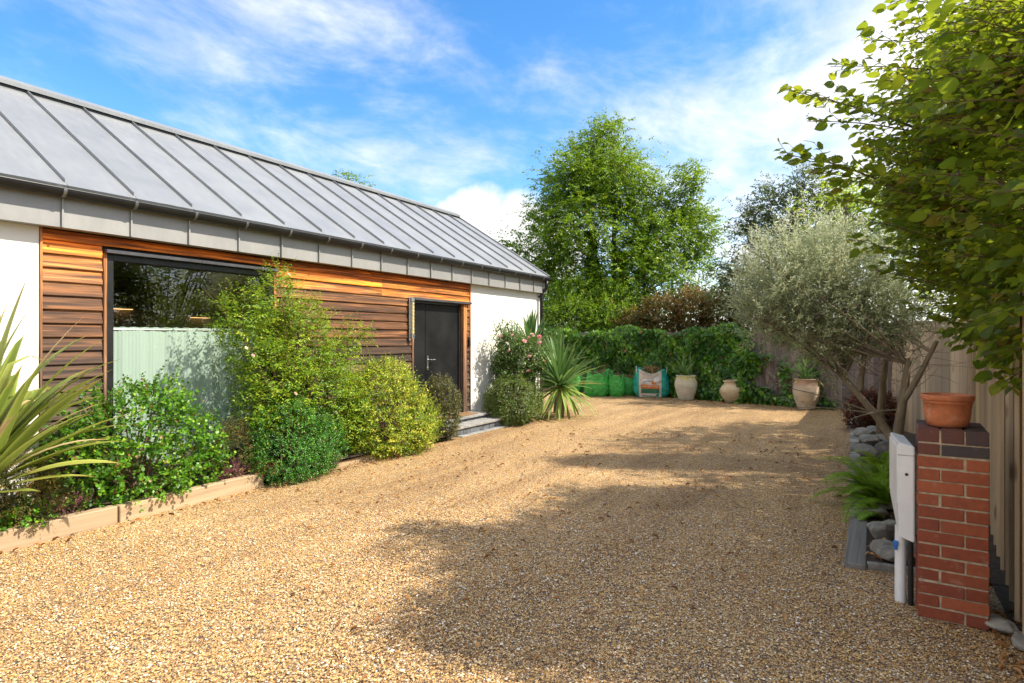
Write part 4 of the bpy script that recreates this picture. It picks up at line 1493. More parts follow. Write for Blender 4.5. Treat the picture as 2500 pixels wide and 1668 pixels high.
# aimed mostly along the wall and over the bed, some towards the wall
for i in range(40):
    az = g.uniform(R(5), R(165))
    el = R(g.uniform(38, 86))
    L_ = g.uniform(.95, 1.5) * (1.15 if el > R(60) else 1)
    dry = g.random() < .12
    blade('blade', 'phormium_dry' if dry else 'phormium', ph, az, el, L_ * (.8 if dry else 1), g.uniform(.095, .14) * (.5 if dry else 1), g.uniform(.10, .48), 900 + i, 10, .30, (g.normal(0, .05), g.normal(0, .05), 0), g.uniform(-.5, .5), g.uniform(.6, .8) if g.random() < .10 else None)
# the blades that cross the boards
for i, (az, el, L_, dr) in enumerate([(62, 50, 1.45, .42), (54, 40, 1.5, .40), (70, 58, 1.55, .40), (48, 33, 1.45, .35), (40, 26, 1.4, .35), (66, 68, 1.95, .25), (85, 78, 2.15, .10), (60, 45, 1.3, .3), (50, 55, 1.5, .5), (35, 20, 1.2, .3), (44, 40, 1.35, .5), (75, 62, 1.6, .45), (58, 30, 1.3, .2), (20, 15, .9, .25)]):
    blade('blade', 'phormium' if i % 5 else 'phormium_dry', ph, R(az), R(el), L_ * .84, .13 if i % 5 else .07, dr, 70 + i, 10, .28, (0, 0, .05), .3 * math.sin(i))


def shrub(name, lab, cat, base, lumps, n, K, tl, L, Wd, mk, tpl=T_OVAL, seed=0, lo=.5, hi=1.0, ns=18, bark_='twig', sr=.012, group=None, droop=0.0, up=.3, wander=.5, flat=.8, spread=.9, planar=False, inside=.72, zmin=.02):
    e = empty(name, base, lab, cat, group)
    B = np.array(base)
    P, O = crown(lumps, n, lo, hi, seed, inside)
    ok = P[:, 2] > zmin
    P, O = P[ok], O[ok]
    lp, ld, lu, ll, lw, lr, td, tln = twig_leaves(P, O, tl, K, L, Wd, seed + 1, up, wander, spread, flat, planar, droop)
    link('foliage', leaf_mesh('foliage', tpl, lp - B, ld, lu, ll, lw, M[mk], lr), e)
    g = np.random.default_rng(seed + 2)
    mb = MB()
    for i in g.choice(len(P), min(ns, len(P)), replace=False):
        q = P[i] - B
        mid = q * np.array([.35, .35, .6]) + g.normal(0, .04, 3)
        mb.tube(bez((g.normal(0, .05), g.normal(0, .05), -.02), mid, q, 6), list(np.linspace(sr, sr * .3, 6)), 5, False)
    m2 = g.choice(len(P), min(len(P), 160), replace=False)
    for i in m2:
        q = P[i] - B
        mb.tube([q - O[i] * tl * .6, q, q + td[i] * tln[i]], [sr * .28, sr * .22, sr * .08], 3, False)
    mb.build('branches', M[bark_], e)
    return e


G_BED = 'shrubs in the bed along the house'
shrub('low_shrub', 'low golden-tipped feathery shrub at the foot of the sword-leaved plant', 'shrub', (-5.90, 2.02, .09), [(-5.90, 1.98, .42, .34, .34, .26), (-5.84, 1.70, .34, .28, .30, .25), (-5.80, 2.15, .28, .26, .24, .22)], 1900, 8, .07, .028, .010, 'conifer', T_DIAMOND, 31, .6, 1.02, 14, group=G_BED)
shrub('low_shrub', 'low pale green round-leaved plant trailing at the near end of the sleeper', 'shrub', (-5.74, 1.75, .09), [(-5.74, 1.72, .20, .20, .28, .16), (-5.72, 2.1, .19, .16, .2, .13)], 330, 7, .07, .032, .028, 'glossy', T_ROUND, 32, .4, 1, 8, group=G_BED)
shrub('round_leaved_shrub', 'loose open shrub of bright round glossy leaves below the curtained window', 'shrub', (-5.98, 3.05, .09), [(-5.98, 3.05, .72, .34, .50, .40), (-5.95, 2.65, .50, .30, .34, .34), (-5.95, 3.45, .52, .30, .40, .38), (-5.82, 3.0, .36, .28, .55, .28), (-5.98, 3.25, .98, .20, .28, .18), (-6.0, 2.8, .95, .14, .18, .14), (-5.78, 3.5, .3, .2, .3, .2)],
      1150, 8, .14, .040, .034, 'glossy', T_ROUND, 33, .35, 1.08, 40, group=G_BED, sr=.010, wander=.7)
shrub('small_conifer', 'small round bronze-tinged conifer between the round-leaved shrub and the deep green one', 'shrub', (-5.92, 4.02, .09), [(-5.92, 4.02, .34, .24, .235, .30), (-5.92, 4.02, .52, .16, .16, .16)], 1500, 8, .06, .022, .008, 'conifer', T_DIAMOND, 34, .7, 1.02, 8, group=G_BED)
shrub('deep_green_shrub', 'dense deep green small-leaved mound spilling over the end of the sleeper', 'shrub', (-5.72, 4.62, .02), [(-5.74, 4.60, .45, .40, .46, .44), (-5.66, 4.45, .28, .34, .36, .30), (-5.70, 4.92, .34, .34, .34, .34), (-5.60, 4.6, .2, .3, .4, .2)], 3000, 8, .08, .026, .013, 'deep', T_OVAL, 35, .6, 1.03, 14, group=G_BED)
# climbing rose trained over the window's edge
rl = [(-6.1, 4.76, 2.30, .11), (-6.08, 4.71, 2.06, .22), (-5.95, 4.17, 1.85, .24), (-5.9, 3.95, 1.78, .13), (-6.1, 5.10, 1.80, .25), (-6.02, 4.98, 1.45, .38), (-5.95, 4.56, 1.22, .36), (-5.98, 5.1, .93, .48), (-6.1, 6.0, 1.62, .17), (-5.95, 4.42, .83, .30), (-5.98, 5.62, .66, .42), (-6.0, 4.3, 1.5, .20), (-6.1, 5.62, 1.30, .2)]
cr = shrub('climbing_rose', 'tall arching climbing rose with fine light green leaves beside the window', 'rose', (-6.05, 5.0, .09), rl, 3400, 9, .19, .042, .021, 'rose', T_OVAL, 36, .35, 1.10, 46, group=G_BED, sr=.012, droop=.5, wander=.6, planar=True)


def rose_flower_mesh(seed, n=22):
    g = np.random.default_rng(seed)
    V, Q = [], []
    for k in range(n):
        f = k / n
        a = k * 2.4
        r = .25 + .75 * f
        d = np.array([math.cos(a), math.sin(a), 0])
        s = np.array([-d[1], d[0], 0])
        z0 = -.25
        b = len(V)
        for (u_, w_, h_) in [(.12, .10, 0), (.75 * r, .42 * r, .5 - .2 * f), (1.0 * r, .30 * r, .75 - .55 * f)]:
            for sg in (-1, 1):
                V.append(d * u_ + s * w_ * sg + np.array([0, 0, z0 + h_ + g.normal(0, .03)]))
        Q += [(b, b + 1, b + 3, b + 2), (b + 2, b + 3, b + 5, b + 4)]
    return np.array(V), np.array(Q)


fv, fq = rose_flower_mesh(3)
flower_pink = mesh_np('flower', fv, None, fq, M['petal'], smooth=True)
flower_pale = mesh_np('flower', fv, None, fq, M['petal_pale'], smooth=True)


def flower(parent, me, p, s, tilt):
    o = link('flower', me, parent)
    o.location = Vector(p) - parent.location
    o.scale = (s, s, s)
    o.rotation_euler = tilt
    return o


for p in [(-5.68, 4.1, 1.42), (-5.55, 4.55, .98), (-5.95, 4.78, 2.36), (-5.62, 3.98, 1.5), (-5.6, 5.2, .7), (-5.58, 4.9, 1.2)]:
    flower(cr, flower_pale if p[2] != 1.42 else flower_pink, p, .022, (0, .9, 0))

shrub('golden_shrub', 'big dome of yellow and green variegated leaves in front of the boards by the door', 'shrub', (-5.75, 6.3, .05), [(-5.78, 6.28, .64, .44, .56, .50), (-5.72, 6.05, .38, .42, .46, .36), (-5.72, 6.62, .42, .40, .42, .40), (-5.82, 6.32, 1.02, .28, .34, .26), (-5.80, 6.02, .92, .25, .26, .24), (-5.6, 6.4, .3, .34, .5, .28)],
      2700, 8, .11, .040, .022, 'golden', T_OVAL, 37, .5, 1.05, 26, group=G_BED)
shrub('clipped_shrub', 'dark bronze clipped bush squeezed between the golden shrub and the steps', 'shrub', (-5.82, 7.58, .02), [(-5.84, 7.56, .60, .29, .26, .36), (-5.82, 7.56, .34, .28, .25, .32)], 2500, 8, .06, .025, .014, 'clipped', T_OVAL, 38, .72, 1.02, 8, group=G_BED)
shrub('clipped_shrub', 'wide clipped round bush beside the steps, below the pink roses', 'shrub', (-5.92, 9.80, .0), [(-5.84, 9.70, .44, .44, .46, .42), (-5.80, 10.02, .38, .42, .38, .38), (-5.78, 9.62, .27, .44, .46, .28)], 5200, 8, .06, .026, .015, 'clipped_green', T_OVAL, 39, .72, 1.02, 8, group=G_BED)
rb = shrub('rose_bush', 'rose bush with clusters of pink blooms against the white wall', 'rose', (-6.0, 10.2, .0), [(-5.95, 10.2, 1.20, .32, .42, .38), (-6.0, 9.92, 1.38, .24, .26, .26), (-5.85, 10.4, 1.2, .26, .26, .34), (-6.02, 9.72, 1.66, .10, .11, .2), (-6.05, 10.1, .98, .28, .36, .22)], 1000, 7, .17, .055, .038, 'rosebush', T_OVAL, 40, .4, 1.05, 26, sr=.009)
for p, s in [((-5.6, 10.12, 1.67), .058), ((-5.6, 9.97, 1.61), .05), ((-5.6, 10.4, 1.63), .058), ((-5.58, 10.37, 1.51), .06), ((-5.62, 9.85, 1.55), .048), ((-5.7, 9.42, 1.37), .045), ((-5.6, 10.0, 1.26), .052), ((-5.6, 10.14, 1.17), .047), ((-5.55, 10.5, 1.15), .052), ((-5.6, 9.95, .98), .048), ((-5.75, 9.62, 1.66), .04), ((-5.9, 9.48, 1.63), .036), ((-5.95, 9.45, 1.65), .03)]:
    flower(rb, flower_pink, p, s, (random.uniform(-.3, .5), random.uniform(.5, 1.1), random.uniform(0, 6)))

# yucca clump at the house corner
G_YUC = 'yucca heads at the house corner'


def yucca(lab, base, zc, n, L_, Wd, seed, elo=-60, ehi=88, skirt=0, az0=0, azr=360, dead=0):
    e = empty('yucca', base, lab, 'yucca', G_YUC)
    MB().tube([(0, 0, -.02), (.02, .01, zc * .5), (0, 0, zc)], [.075, .06, .05], 9).build('stem', M['bark'], e)
    g = np.random.default_rng(seed)
    for i in range(n):
        f = i / n
        el = R(elo + (ehi - elo) * (f ** .7) + g.normal(0, 5))
        az = R(az0 + (i * 137.5) % azr)
        low = el < R(5)
        blade('blade', 'yucca_pale' if low else 'yucca', e, az, el, L_ * g.uniform(.8, 1.1), Wd * g.uniform(.85, 1.1), .12 + (.5 if low else .15) * g.random(), seed * 100 + i, 6, .4, (g.normal(0, .015), g.normal(0, .015), zc + .06 * f))
    for i in range(dead):
        blade('blade', 'litter_blade', e, R(g.uniform(0, 360)), R(-78 + g.normal(0, 6)), L_ * .7, Wd * .7, .3, seed * 100 + 70 + i, 5, .3, (0, 0, zc * .7))
    return e


M['litter_blade'] = leafmat('dead_blade', [(.20, .10, .05), (.34, .20, .10)], trans=.1, rough=.7, tip=(.3, .18, .08))
yucca('low yucca rosette spreading its blades over the gravel at the house corner', (-5.42, 10.98, 0), .60, 130, .98, .065, 51, -66, 86, dead=14)
yucca('upright yucca head rising above the pink roses against the downpipe', (-6.08, 10.95, 0), 1.3, 56, .85, .06, 52, 12, 88)
yucca('slender yucca head between the roses and the ivy, behind the low rosette', (-5.85, 11.65, 0), 1.0, 38, .8, .05, 53, 5, 86)

# heathers and rusty tufts
for i, (p, r_, mk, lab) in enumerate([((-5.74, 2.38, .12), .16, 'heather', 'pink heather tuft behind the long sleeper'), ((-5.76, 3.92, .14), .13, 'heather', 'pink heather tuft in front of the bronze conifer'), ((-5.66, 5.15, .06), .11, 'heather', 'small pink heather tuft past the deep green mound'), ((-5.66, 4.23, .12), .12, 'rust', 'rusty brown dried heath at the end of the sleeper')]):
    shrub('heather', lab, 'heather', p, [(p[0], p[1], p[2] + r_ * .45, r_ * .8, r_ * 1.2, r_ * .6)], 230, 9, .07, .013, .007, mk, T_DIAMOND, 60 + i, .2, 1, 6, sr=.004, up=.9, spread=.5, group='heather tufts by the sleepers')

# grasses in the urns
def pot_grass(parent_loc, z, n, L_, Wd, seed, lab, yellow=0):
    e = empty('urn_grass', (parent_loc[0], parent_loc[1], z), lab, 'grass')
    g = np.random.default_rng(seed)
    for i in range(n):
        f = i / n
        blade('blade', 'grass', e, g.uniform(0, 6.28), R(15 + 72 * f + g.normal(0, 5)), L_ * g.uniform(.7, 1.1), Wd, .5 * g.uniform(.3, 1.4) * (1.2 - f), seed * 1000 + i, 6, .3, (g.normal(0, .05), g.normal(0, .05), 0))
    for i in range(yellow):
        blade('blade', 'yellow_blade', e, R(-150 + 120 * i / max(1, yellow - 1)) + .3, R(12), .42, .034, 2.4, seed * 1000 + 500 + i, 7, .3, (0, 0, 0))
    return e


pot_grass((-4.15, 15.72), .63, 52, .62, .030, 5, 'spiky pale green grass with yellow drooping outer blades in the cream urn', 7)
pot_grass((-1.28, 15.02), .66, 90, .72, .016, 6, 'fine green grass spraying out of the pinkish urn', 2)

# ivy over the back fence
ivy = empty('ivy', (-5.6, 16.45, 0), 'thick dark ivy covering the left part of the back fence', 'ivy')
g = np.random.default_rng(9)
nI = 19000
s_ = g.uniform(.3, 7.55, nI) 
edge_noise = lambda z: 7.15 + .28 * np.sin(z * 7) + .18 * np.sin(z * 17 + 1) + .25 * g.normal(size=len(z)) * .5
z_ = g.random(nI) ** .85 * 1.86
okI = s_ < edge_noise(z_)
s_, z_ = s_[okI], z_[okI]
nI = len(s_)
bul = .16 + .10 * np.sin(s_ * 3.1 + 1) * np.sin(z_ * 3.3) + .07 * np.sin(s_ * 7.7) * np.sin(z_ * 6.1 + 2)
off = np.clip(bul, .05, .4) * g.uniform(.25, 1.0, nI) ** .5 + .03
z_ = z_ * (1 + .05 * np.sin(s_ * 2.3) + .03 * np.sin(s_ * 6.1))
top = z_ > 1.7
off = np.where(top, g.uniform(-.25, .25, nI), off)
Pi = np.stack([FA[0] + fdir[0] * s_ + fdir[1] * off, FA[1] + fdir[1] * s_ - fdir[0] * off, z_], -1)
# loose trails: bare boards, foot of the urns
tr_s, tr_z, tr_o = [], [], []
for (s0, z0, s1, z1, nn, wd_) in [(7.75, 1.0, 7.85, .1, 170, .07), (8.35, .75, 8.5, .05, 260, .09), (8.3, 1.2, 8.45, .8, 60, .05), (7.3, .12, 8.4, .08, 380, .07), (8.6, .05, 8.9, .1, 60, .05), (7.55, 1.6, 7.95, 1.5, 60, .07), (5.2, .1, 7.3, .06, 900, .10)]:
    tt = g.random(nn)
    tr_s.append(s0 + (s1 - s0) * tt + g.normal(0, wd_, nn))
    tr_z.append(np.abs(z0 + (z1 - z0) * tt + g.normal(0, wd_, nn)) + .02)
    tr_o.append(g.uniform(.03, .12, nn) + (.25 * g.random(nn) if z0 < .2 else 0))
ts, tz, to = map(np.concatenate, (tr_s, tr_z, tr_o))
Pt = np.stack([FA[0] + fdir[0] * ts + fdir[1] * to, FA[1] + fdir[1] * ts - fdir[0] * to, tz], -1)
# ivy tumbling over the tan urn
nu = 330
au = g.uniform(-.5, .75, nu)
hu = g.random(nu)
Pu = np.stack([-2.98 + (.20 + .16 * np.sin(hu * 3)) * np.cos(au) + g.normal(0, .04, nu), 15.62 - (.16 + .15 * np.sin(hu * 3)) * np.sin(np.abs(au)) + g.normal(0, .04, nu), .62 * hu + .03], -1)
Pi = np.concatenate([Pi, Pt, Pu])
nA = len(Pi)
outw = np.array([fdir[1], -fdir[0], 0])
Di = unit(np.array([0, 0, -1.0]) + outw * .35 + .55 * g.normal(size=(nA, 3)))
Ui = unit(outw * .75 + np.array([0, 0, .95]) + .55 * g.normal(size=(nA, 3)))
Li = g.uniform(.055, .115, nA)
rI = np.clip(g.normal(.42, .2, nA) + .25 * (np.sin(Pi[:, 0] * 4 + Pi[:, 2] * 5) > .75), 0, 1)
Bi = np.array(ivy.location)
front = np.argsort(-(Li + .2 * (Pi @ outw - (np.array([*FA, 0]) @ outw)).clip(0, .3) + .03 * g.random(nA)))
pick = front[:300]
rest = np.setdiff1d(np.arange(nA), pick)
o = link('foliage', leaf_mesh('foliage', T_IVY, Pi[rest] - Bi, Di[rest], Ui[rest], Li[rest], Li[rest] * .95, M['ivy'], rI[rest]), ivy)
tag(o, kind='stuff')


def leaf_objects(parent, me, P, D, U, L, B):
    D = unit(D)
    S = unit(np.cross(D, U))
    N = np.cross(S, D)
    for i in range(len(P)):
        o = link('leaf', me, parent)
        m4 = Matrix(((D[i, 0], S[i, 0], N[i, 0], 0), (D[i, 1], S[i, 1], N[i, 1], 0), (D[i, 2], S[i, 2], N[i, 2], 0), (0, 0, 0, 1)))
        o.rotation_euler = m4.to_euler()
        o.location = P[i] - B
        o.scale = (L[i],) * 3


ivt = T_IVY[0] * np.array([1, .95, 1])
ivy_leaf = mesh_np('leaf', ivt, None, np.array(T_IVY[2]), M['ivy_obj'])
leaf_objects(ivy, ivy_leaf, Pi[pick], Di[pick], Ui[pick], Li[pick], Bi)
iv = MB()
for k in range(40):
    s0 = g.uniform(.5, 8.4)
    p0 = np.array([FA[0] + fdir[0] * s0 + fdir[1] * .03, FA[1] + fdir[1] * s0 - fdir[0] * .03, 0]) - Bi
    p1 = p0 + np.array([g.normal(0, .3), 0, g.uniform(.6, 1.7)])
    p1[1] = p0[1] + (p1[0] - p0[0]) * fdir[1] / fdir[0]
    iv.tube(bez(p0, (p0 + p1) / 2 + np.array([g.normal(0, .1), -.02, 0]), p1, 6), [.012, .011, .010, .008, .006, .004], 5, False)
iv.build('vines', M['twig'], ivy)

# ------------------------------------------------------------------ trees
def big_tree(name, lab, base, trunks, lumps, seed, mk, sub=6, per=24, pinn=9, rsub=.42, Lf=.115, Wf=.045, bark_='bark', cat='tree', jit=1.2, group=None, tpl=T_DIAMOND):
    """trunks: list of (dx, dy, height, radius); each lump carries sub-clusters of pinnate leaves hung on limbs."""
    e = empty(name, base, lab, cat, group)
    B = np.array(base)
    g = np.random.default_rng(seed)
    tk = MB()
    for (dx, dy, h, r) in trunks:
        pts = [np.array([dx * .3 * k_ / 7 + .06 * g.normal(), dy * .3 * k_ / 7 + .06 * g.normal(), h * k_ / 7]) + np.array([dx, dy, 0]) * .7 for k_ in range(8)]
        pts[0][2] = -.1
        tk.tube(pts, list(np.linspace(r, r * .18, 8)), 9, False)
    tk.build('trunk', M[bark_], e, smooth=True)
    br = MB()
    allP, allO = [], []
    for (cx, cy, cz, r) in lumps:
        c = np.array([cx, cy, cz]) + np.array([g.normal(0, .12), g.normal(0, jit), 0]) - B
        tkx = min(trunks, key=lambda q: abs(q[0] - c[0]))
        zr = max(.8, min(tkx[2] * .92, c[2] - .45 * math.hypot(c[0] - tkx[0], c[1] - tkx[1]) - .3))
        a = np.array([tkx[0] * (.7 + .3 * zr / tkx[2]), tkx[1] * (.7 + .3 * zr / tkx[2]), zr])
        mid = (a + c) / 2 + np.array([0, 0, .25]) + g.normal(0, .15, 3)
        r0 = .045 * (1.2 - .6 * zr / tkx[2])
        br.tube(bez(a, mid, c, 8), list(np.linspace(r0, r0 * .35, 8)), 6, False)
        for k_ in range(sub):
            dv = unit(g.normal(size=3) + np.array([0, 0, .15]))
            sc = c + dv * r * g.uniform(.45, .95)
            br.tube(bez(c - unit(c - a) * r * .4, (c + sc) / 2 + g.normal(0, .08, 3), sc, 5), [r0 * .4, r0 * .33, r0 * .26, r0 * .2, r0 * .1], 4, False)
            npt = max(6, int(per * (r / .8) ** 1.0))
            q = sc + g.normal(size=(npt, 3)) * min(rsub, r * .5) * np.array([1, 1, .75])
            allP.append(q)
            allO.append(unit(q - sc + .5 * dv))
    br.build('branches', M[bark_], e)
    P, O = np.concatenate(allP), np.concatenate(allO)
    lp, ld, lu, ll, lw, lr, _, _ = twig_leaves(P, O, Lf * 2.6, pinn, Lf, Wf, seed + 1, .1, .5, .95, .7, True, 1.1)
    link('crown', leaf_mesh('crown', tpl, lp, ld, lu, ll, lw, M[mk], lr), e)
    return e


LT = [(-8.16, 20.76, 9.19, .45), (-9.59, 19.9, 8.7, .5), (-8.98, 20.27, 8.07, .75), (-7.82, 20.96, 7.99, .65), (-10.07, 19.61, 7.27, .6), (-9.05, 20.23, 6.96, .9), (-7.54, 21.13, 6.8, .9), (-5.84, 22.15, 7.67, .28), (-5.63, 22.27, 6.96, .3), (-10.48, 19.37, 6.0, .55), (-9.46, 19.98, 5.68, .9), (-8.23, 20.72, 5.52, .9), (-6.86, 21.53, 5.84, .85), (-5.6, 22.31, 6.3, .45), (-5.43, 22.39, 5.36, .6), (-10.21, 19.53, 4.89, .75), (-9.05, 20.23, 4.41, .95), (-7.82, 20.96, 4.41, .95), (-6.45, 21.78, 4.57, .9), (-5.43, 22.39, 4.25, .55), (-10.89, 19.12, 4.81, .5), (-9.87, 19.73, 3.45, .9), (-8.77, 20.39, 3.14, 1.0), (-7.54, 21.13, 3.45, 1.0), (-6.18, 21.94, 3.77, .8), (-9.73, 19.82, 2.5, .8), (-8.5, 20.55, 2.2, .9), (-7.13, 21.37, 2.66, .8), (-10.6, 19.33, 5.5, .45), (-6.86, 21.53, 3.77, .75), (-8.5, 20.6, 7.4, .7), (-8.5, 20.5, 8.65, .55), (-9.3, 20.0, 8.2, .6), (-7.9, 20.9, 7.4, .8), (-8.3, 20.7, 6.2, .9), (-9.9, 19.7, 6.5, .7), (-7.0, 21.4, 7.0, .6), (-6.4, 21.7, 6.4, .65), (-5.9, 22.0, 5.7, .6), (-7.4, 21.2, 5.4, .9), (-10.2, 19.6, 4.2, .7), (-6.3, 21.8, 5.2, .7), (-10.3, 19.5, 3.6, .7), (-5.9, 22.1, 3.2, .7)]
big_tree('ash_tree', 'tall airy green tree with feathery leaves standing behind the ivy fence', (-8.1, 20.7, 0), [(0, 0, 8.4, .16), (-.7, -.4, 7.2, .13), (.9, .5, 5.2, .08)], LT, 70, 'ash', 10, 32, 9, Lf=.135, Wf=.06, jit=.8)
# ivy running up its stems
gI = np.random.default_rng(14)
niv = 3600
zi = gI.uniform(.6, 5.6, niv)
ai = gI.uniform(0, 6.28, niv)
ri = (.22 + .10 * np.sin(zi * 2.2)) * gI.uniform(.6, 1.25, niv)
P1 = np.stack([-8.75 + ri * np.cos(ai), 20.35 + ri * np.sin(ai), zi], -1)
P1[::2, 0] += .95
P1[::2, 1] += .5
P1[::2, 2] *= .85
cl = empty('climbing_ivy', (-8.6, 20.4, 0), 'dark ivy climbing the stems of the tall airy tree', 'ivy')
link('foliage', leaf_mesh('foliage', T_IVY, P1 - np.array(cl.location), unit(gI.normal(size=(niv, 3)) * .5 + np.array([0, 0, -1])), unit(np.stack([np.cos(ai), np.sin(ai), ai * 0 + .4], -1) + .3 * gI.normal(size=(niv, 3))), .13, .12, M['ivy'], gI.random(niv) * .6), cl)

big_tree('roof_tree', 'treetop whose tips show just above the roof ridge', (-14.2, 13.6, 0), [(0, 0, 6.0, .16)], [(-14.0, 13.5, 6.45, .30), (-13.7, 14.1, 6.1, .3), (-14.8, 12.9, 6.35, .28), (-14.2, 13.6, 5.6, .7), (-14.6, 13.2, 4.9, .9)], 75, 'ash', 5, 20, 9, jit=.1)
big_tree('upright_tree', 'tall upright dark small-leaved tree behind the fence, beside the olive', (-1.9, 17.4, 0), [(0, 0, 4.6, .10), (-.5, .1, 4.0, .08), (.6, .1, 4.2, .08)],
         [(-1.55, 17.4, 5.6, .30), (-2.15, 17.3, 5.25, .38), (-2.75, 17.2, 4.8, .36), (-3.05, 17.1, 4.2, .42), (-2.95, 17.2, 3.4, .5), (-2.4, 17.3, 4.1, .65), (-1.5, 17.5, 4.6, .65), (-.85, 17.6, 5.15, .45), (-3.1, 17.1, 2.7, .45), (-2.35, 17.2, 3.05, .6), (-1.5, 17.4, 3.5, .6), (-.6, 17.5, 4.2, .6), (-1.2, 17.4, 5.2, .35), (-1.9, 17.4, 5.0, .4), (-2.6, 17.2, 2.4, .6), (-3.4, 17.2, 3.4, .3)], 80, 'privet', 12, 34, 9, .26, .085, .045, jit=.25)
big_tree('lime_tree', 'sunlit yellow-green tree behind the olive and the hornbeam', (.6, 16.6, 0), [(0, 0, 4.8, .12)],
         [(-.55, 16.2, 4.55, .5), (0, 16.4, 4.85, .6), (.7, 16.6, 5.3, .7), (-.1, 16.4, 3.95, .5), (.7, 16.6, 4.1, .6), (1.5, 16.8, 4.8, .7), (-.3, 16.3, 3.2, .5), (.5, 16.5, 3.1, .6), (1.4, 16.8, 3.7, .7)], 85, 'lime', 6, 20, 8, .32, .12, .075, jit=.3, tpl=T_OVAL)
shrub('brown_hedge', 'rusty brown and green hedge showing above the ivy, below the tall tree', 'hedge', (-5.6, 18.2, 0), [(-6.3, 18.1, 1.85, .60), (-5.5, 18.1, 2.25, .60), (-4.6, 18.1, 2.40, .62), (-3.8, 18.1, 2.3, .56), (-3.0, 18.1, 2.25, .55), (-2.2, 18.1, 2.1, .5)],
      3300, 8, .22, .085, .055, 'brown_hedge', T_OVAL, 90, .4, 1.1, 90, sr=.012, wander=.7)

shrub('green_undergrowth', 'green leafy undergrowth between the house corner and the rusty hedge, above the ivy', 'shrub', (-8.4, 18.3, 0), [(-10.3, 18.2, 1.9, .65), (-9.4, 18.2, 2.1, .65), (-8.5, 18.2, 2.2, .68), (-7.6, 18.3, 2.15, .65), (-6.9, 18.4, 2.0, .6), (-8.9, 18.9, 2.9, .7), (-7.4, 19.0, 2.7, .7)], 3600, 8, .25, .09, .05, 'ash', T_OVAL, 92, .4, 1.1, 50, sr=.012, wander=.7)

# olive tree in the rockery
ol = empty('olive_tree', (.20, 8.3, .02), 'silvery multi-stemmed olive tree growing from the rockery bed', 'tree')
OB = np.array(ol.location)
gO = np.random.default_rng(17)
tk = MB()
fork = np.array([.03, .0, .42])
tk.tube([(.02, 0, -.05), (.02, .0, .15), fork], [.085, .07, .062], 10, False)
tk.tube(bez(fork - [0, 0, .08], (-.12, .05, .65), (-.55, .05, 1.15), 8), list(np.linspace(.055, .032, 8)), 9, False)
tk.tube(bez(fork - [0, 0, .08], (.10, .0, .8), (.16, .05, 1.35), 8), list(np.linspace(.060, .035, 8)), 9, False)
tk.tube(bez((.10, .0, .85), (.22, -.05, 1.05), (.42, -.05, 1.55), 7), list(np.linspace(.04, .022, 7)), 8, False)
tk.tube(bez((-.33, .05, .95), (-.30, .1, 1.3), (-.25, .1, 1.6), 6), list(np.linspace(.035, .022, 6)), 8, False)
tk.build('trunk', M['bark_olive'], ol, smooth=True)
MB().tube(bez((-.10, 2.1, -.05), (-.12, 2.0, .5), (-.02, 1.6, 1.5), 8), list(np.linspace(.062, .04, 8)), 9, False).build('trunk', M['bark_olive'], ol, smooth=True)
OL = [(-1.13, 9.34, 2.7, .47), (-.65, 9.63, 2.88, .44), (-.23, 9.89, 2.7, .5), (-1.4, 9.19, 2.39, .37), (-.92, 9.47, 2.2, .56), (-.39, 9.79, 2.14, .56), (.04, 10.05, 2.32, .44), (-1.29, 9.25, 1.9, .37), (-.76, 9.57, 1.75, .46), (-.23, 9.89, 1.75, .46), (-.55, 9.7, 1.45, .30), (.1, 10.08, 1.8, .37), (.31, 10.21, 1.95, .37)]
sc_ = 7.45 / 8.6
OL = [(x * sc_, y * sc_, 1.6 + (z - 1.6) * sc_ - (.20 if z > 2.2 else .05), r * sc_ * .88) for x, y, z, r in OL]
br = MB()
for (x, y, z, r) in OL:
    c = np.array([x, y, z]) - OB
    starts = [(-.5, .05, 1.10), (-.26, .1, 1.5), (.15, .04, 1.28), (.36, -.05, 1.42), (-.06, 1.7, 1.4)]
    for rep in range(4):
        a = np.array(starts[gO.integers(0, 3) if c[0] < -.3 else gO.integers(1, 4)])
        q = c + gO.normal(0, r * .5, 3)
        br.tube(bez(a, (a + q) / 2 + gO.normal(0, .08, 3) + [0, 0, .05], q, 7), list(np.linspace(.016, .004, 7)), 5, False)
        for k_ in range(5):
            q2 = q + gO.normal(0, r * .6, 3)
            br.tube(bez((a + q * 2) / 3, (q + q2) / 2 + gO.normal(0, .05, 3), q2, 4), [.006, .005, .003, .0015], 4, False)
# bare twigs under the crown
for k_ in range(150):
    a = np.array([gO.uniform(-.9, .35), gO.uniform(-.3, .5), gO.uniform(1.0, 1.7)])
    q = a + gO.normal(0, .22, 3) + [0, 0, .05]
    br.tube(bez(a, (a + q) / 2 + gO.normal(0, .06, 3), q, 4), [.0045, .004, .003, .0012], 4, False)
# low side shoots
for (a, q) in [((-.15, .02, .68), (-1.05, -.1, .72)), ((-.2, .02, .7), (-1.25, -.05, .98)), ((.05, .0, .75), (-.5, -.3, .60))]:
    br.tube(bez(a, (np.array(a) + np.array(q)) / 2 + [0, 0, .06], q, 7), list(np.linspace(.011, .004, 7)), 5, False)
br.build('branches', M['bark_olive'], ol)
P, O = crown(OL, 3300, .25, 1.08, 18, .5)
hi_ = P[:, 2] > 1.35 + .25 * np.sin(P[:, 0] * 5)
keep = hi_ | (gO.random(len(P)) < .4)
P, O = P[keep], O[keep]
Ps = np.array([(x, y, z) for (x, y, z) in [(-.8, 8.2, .76), (-.6, 8.2, .78), (-.35, 8.25, .8), (-1.0, 8.25, 1.02), (-.8, 8.25, 1.0), (-.5, 8.3, .95), (-.2, 8.1, .7), (-.3, 8.0, .66)]])
P = np.concatenate([P, Ps])
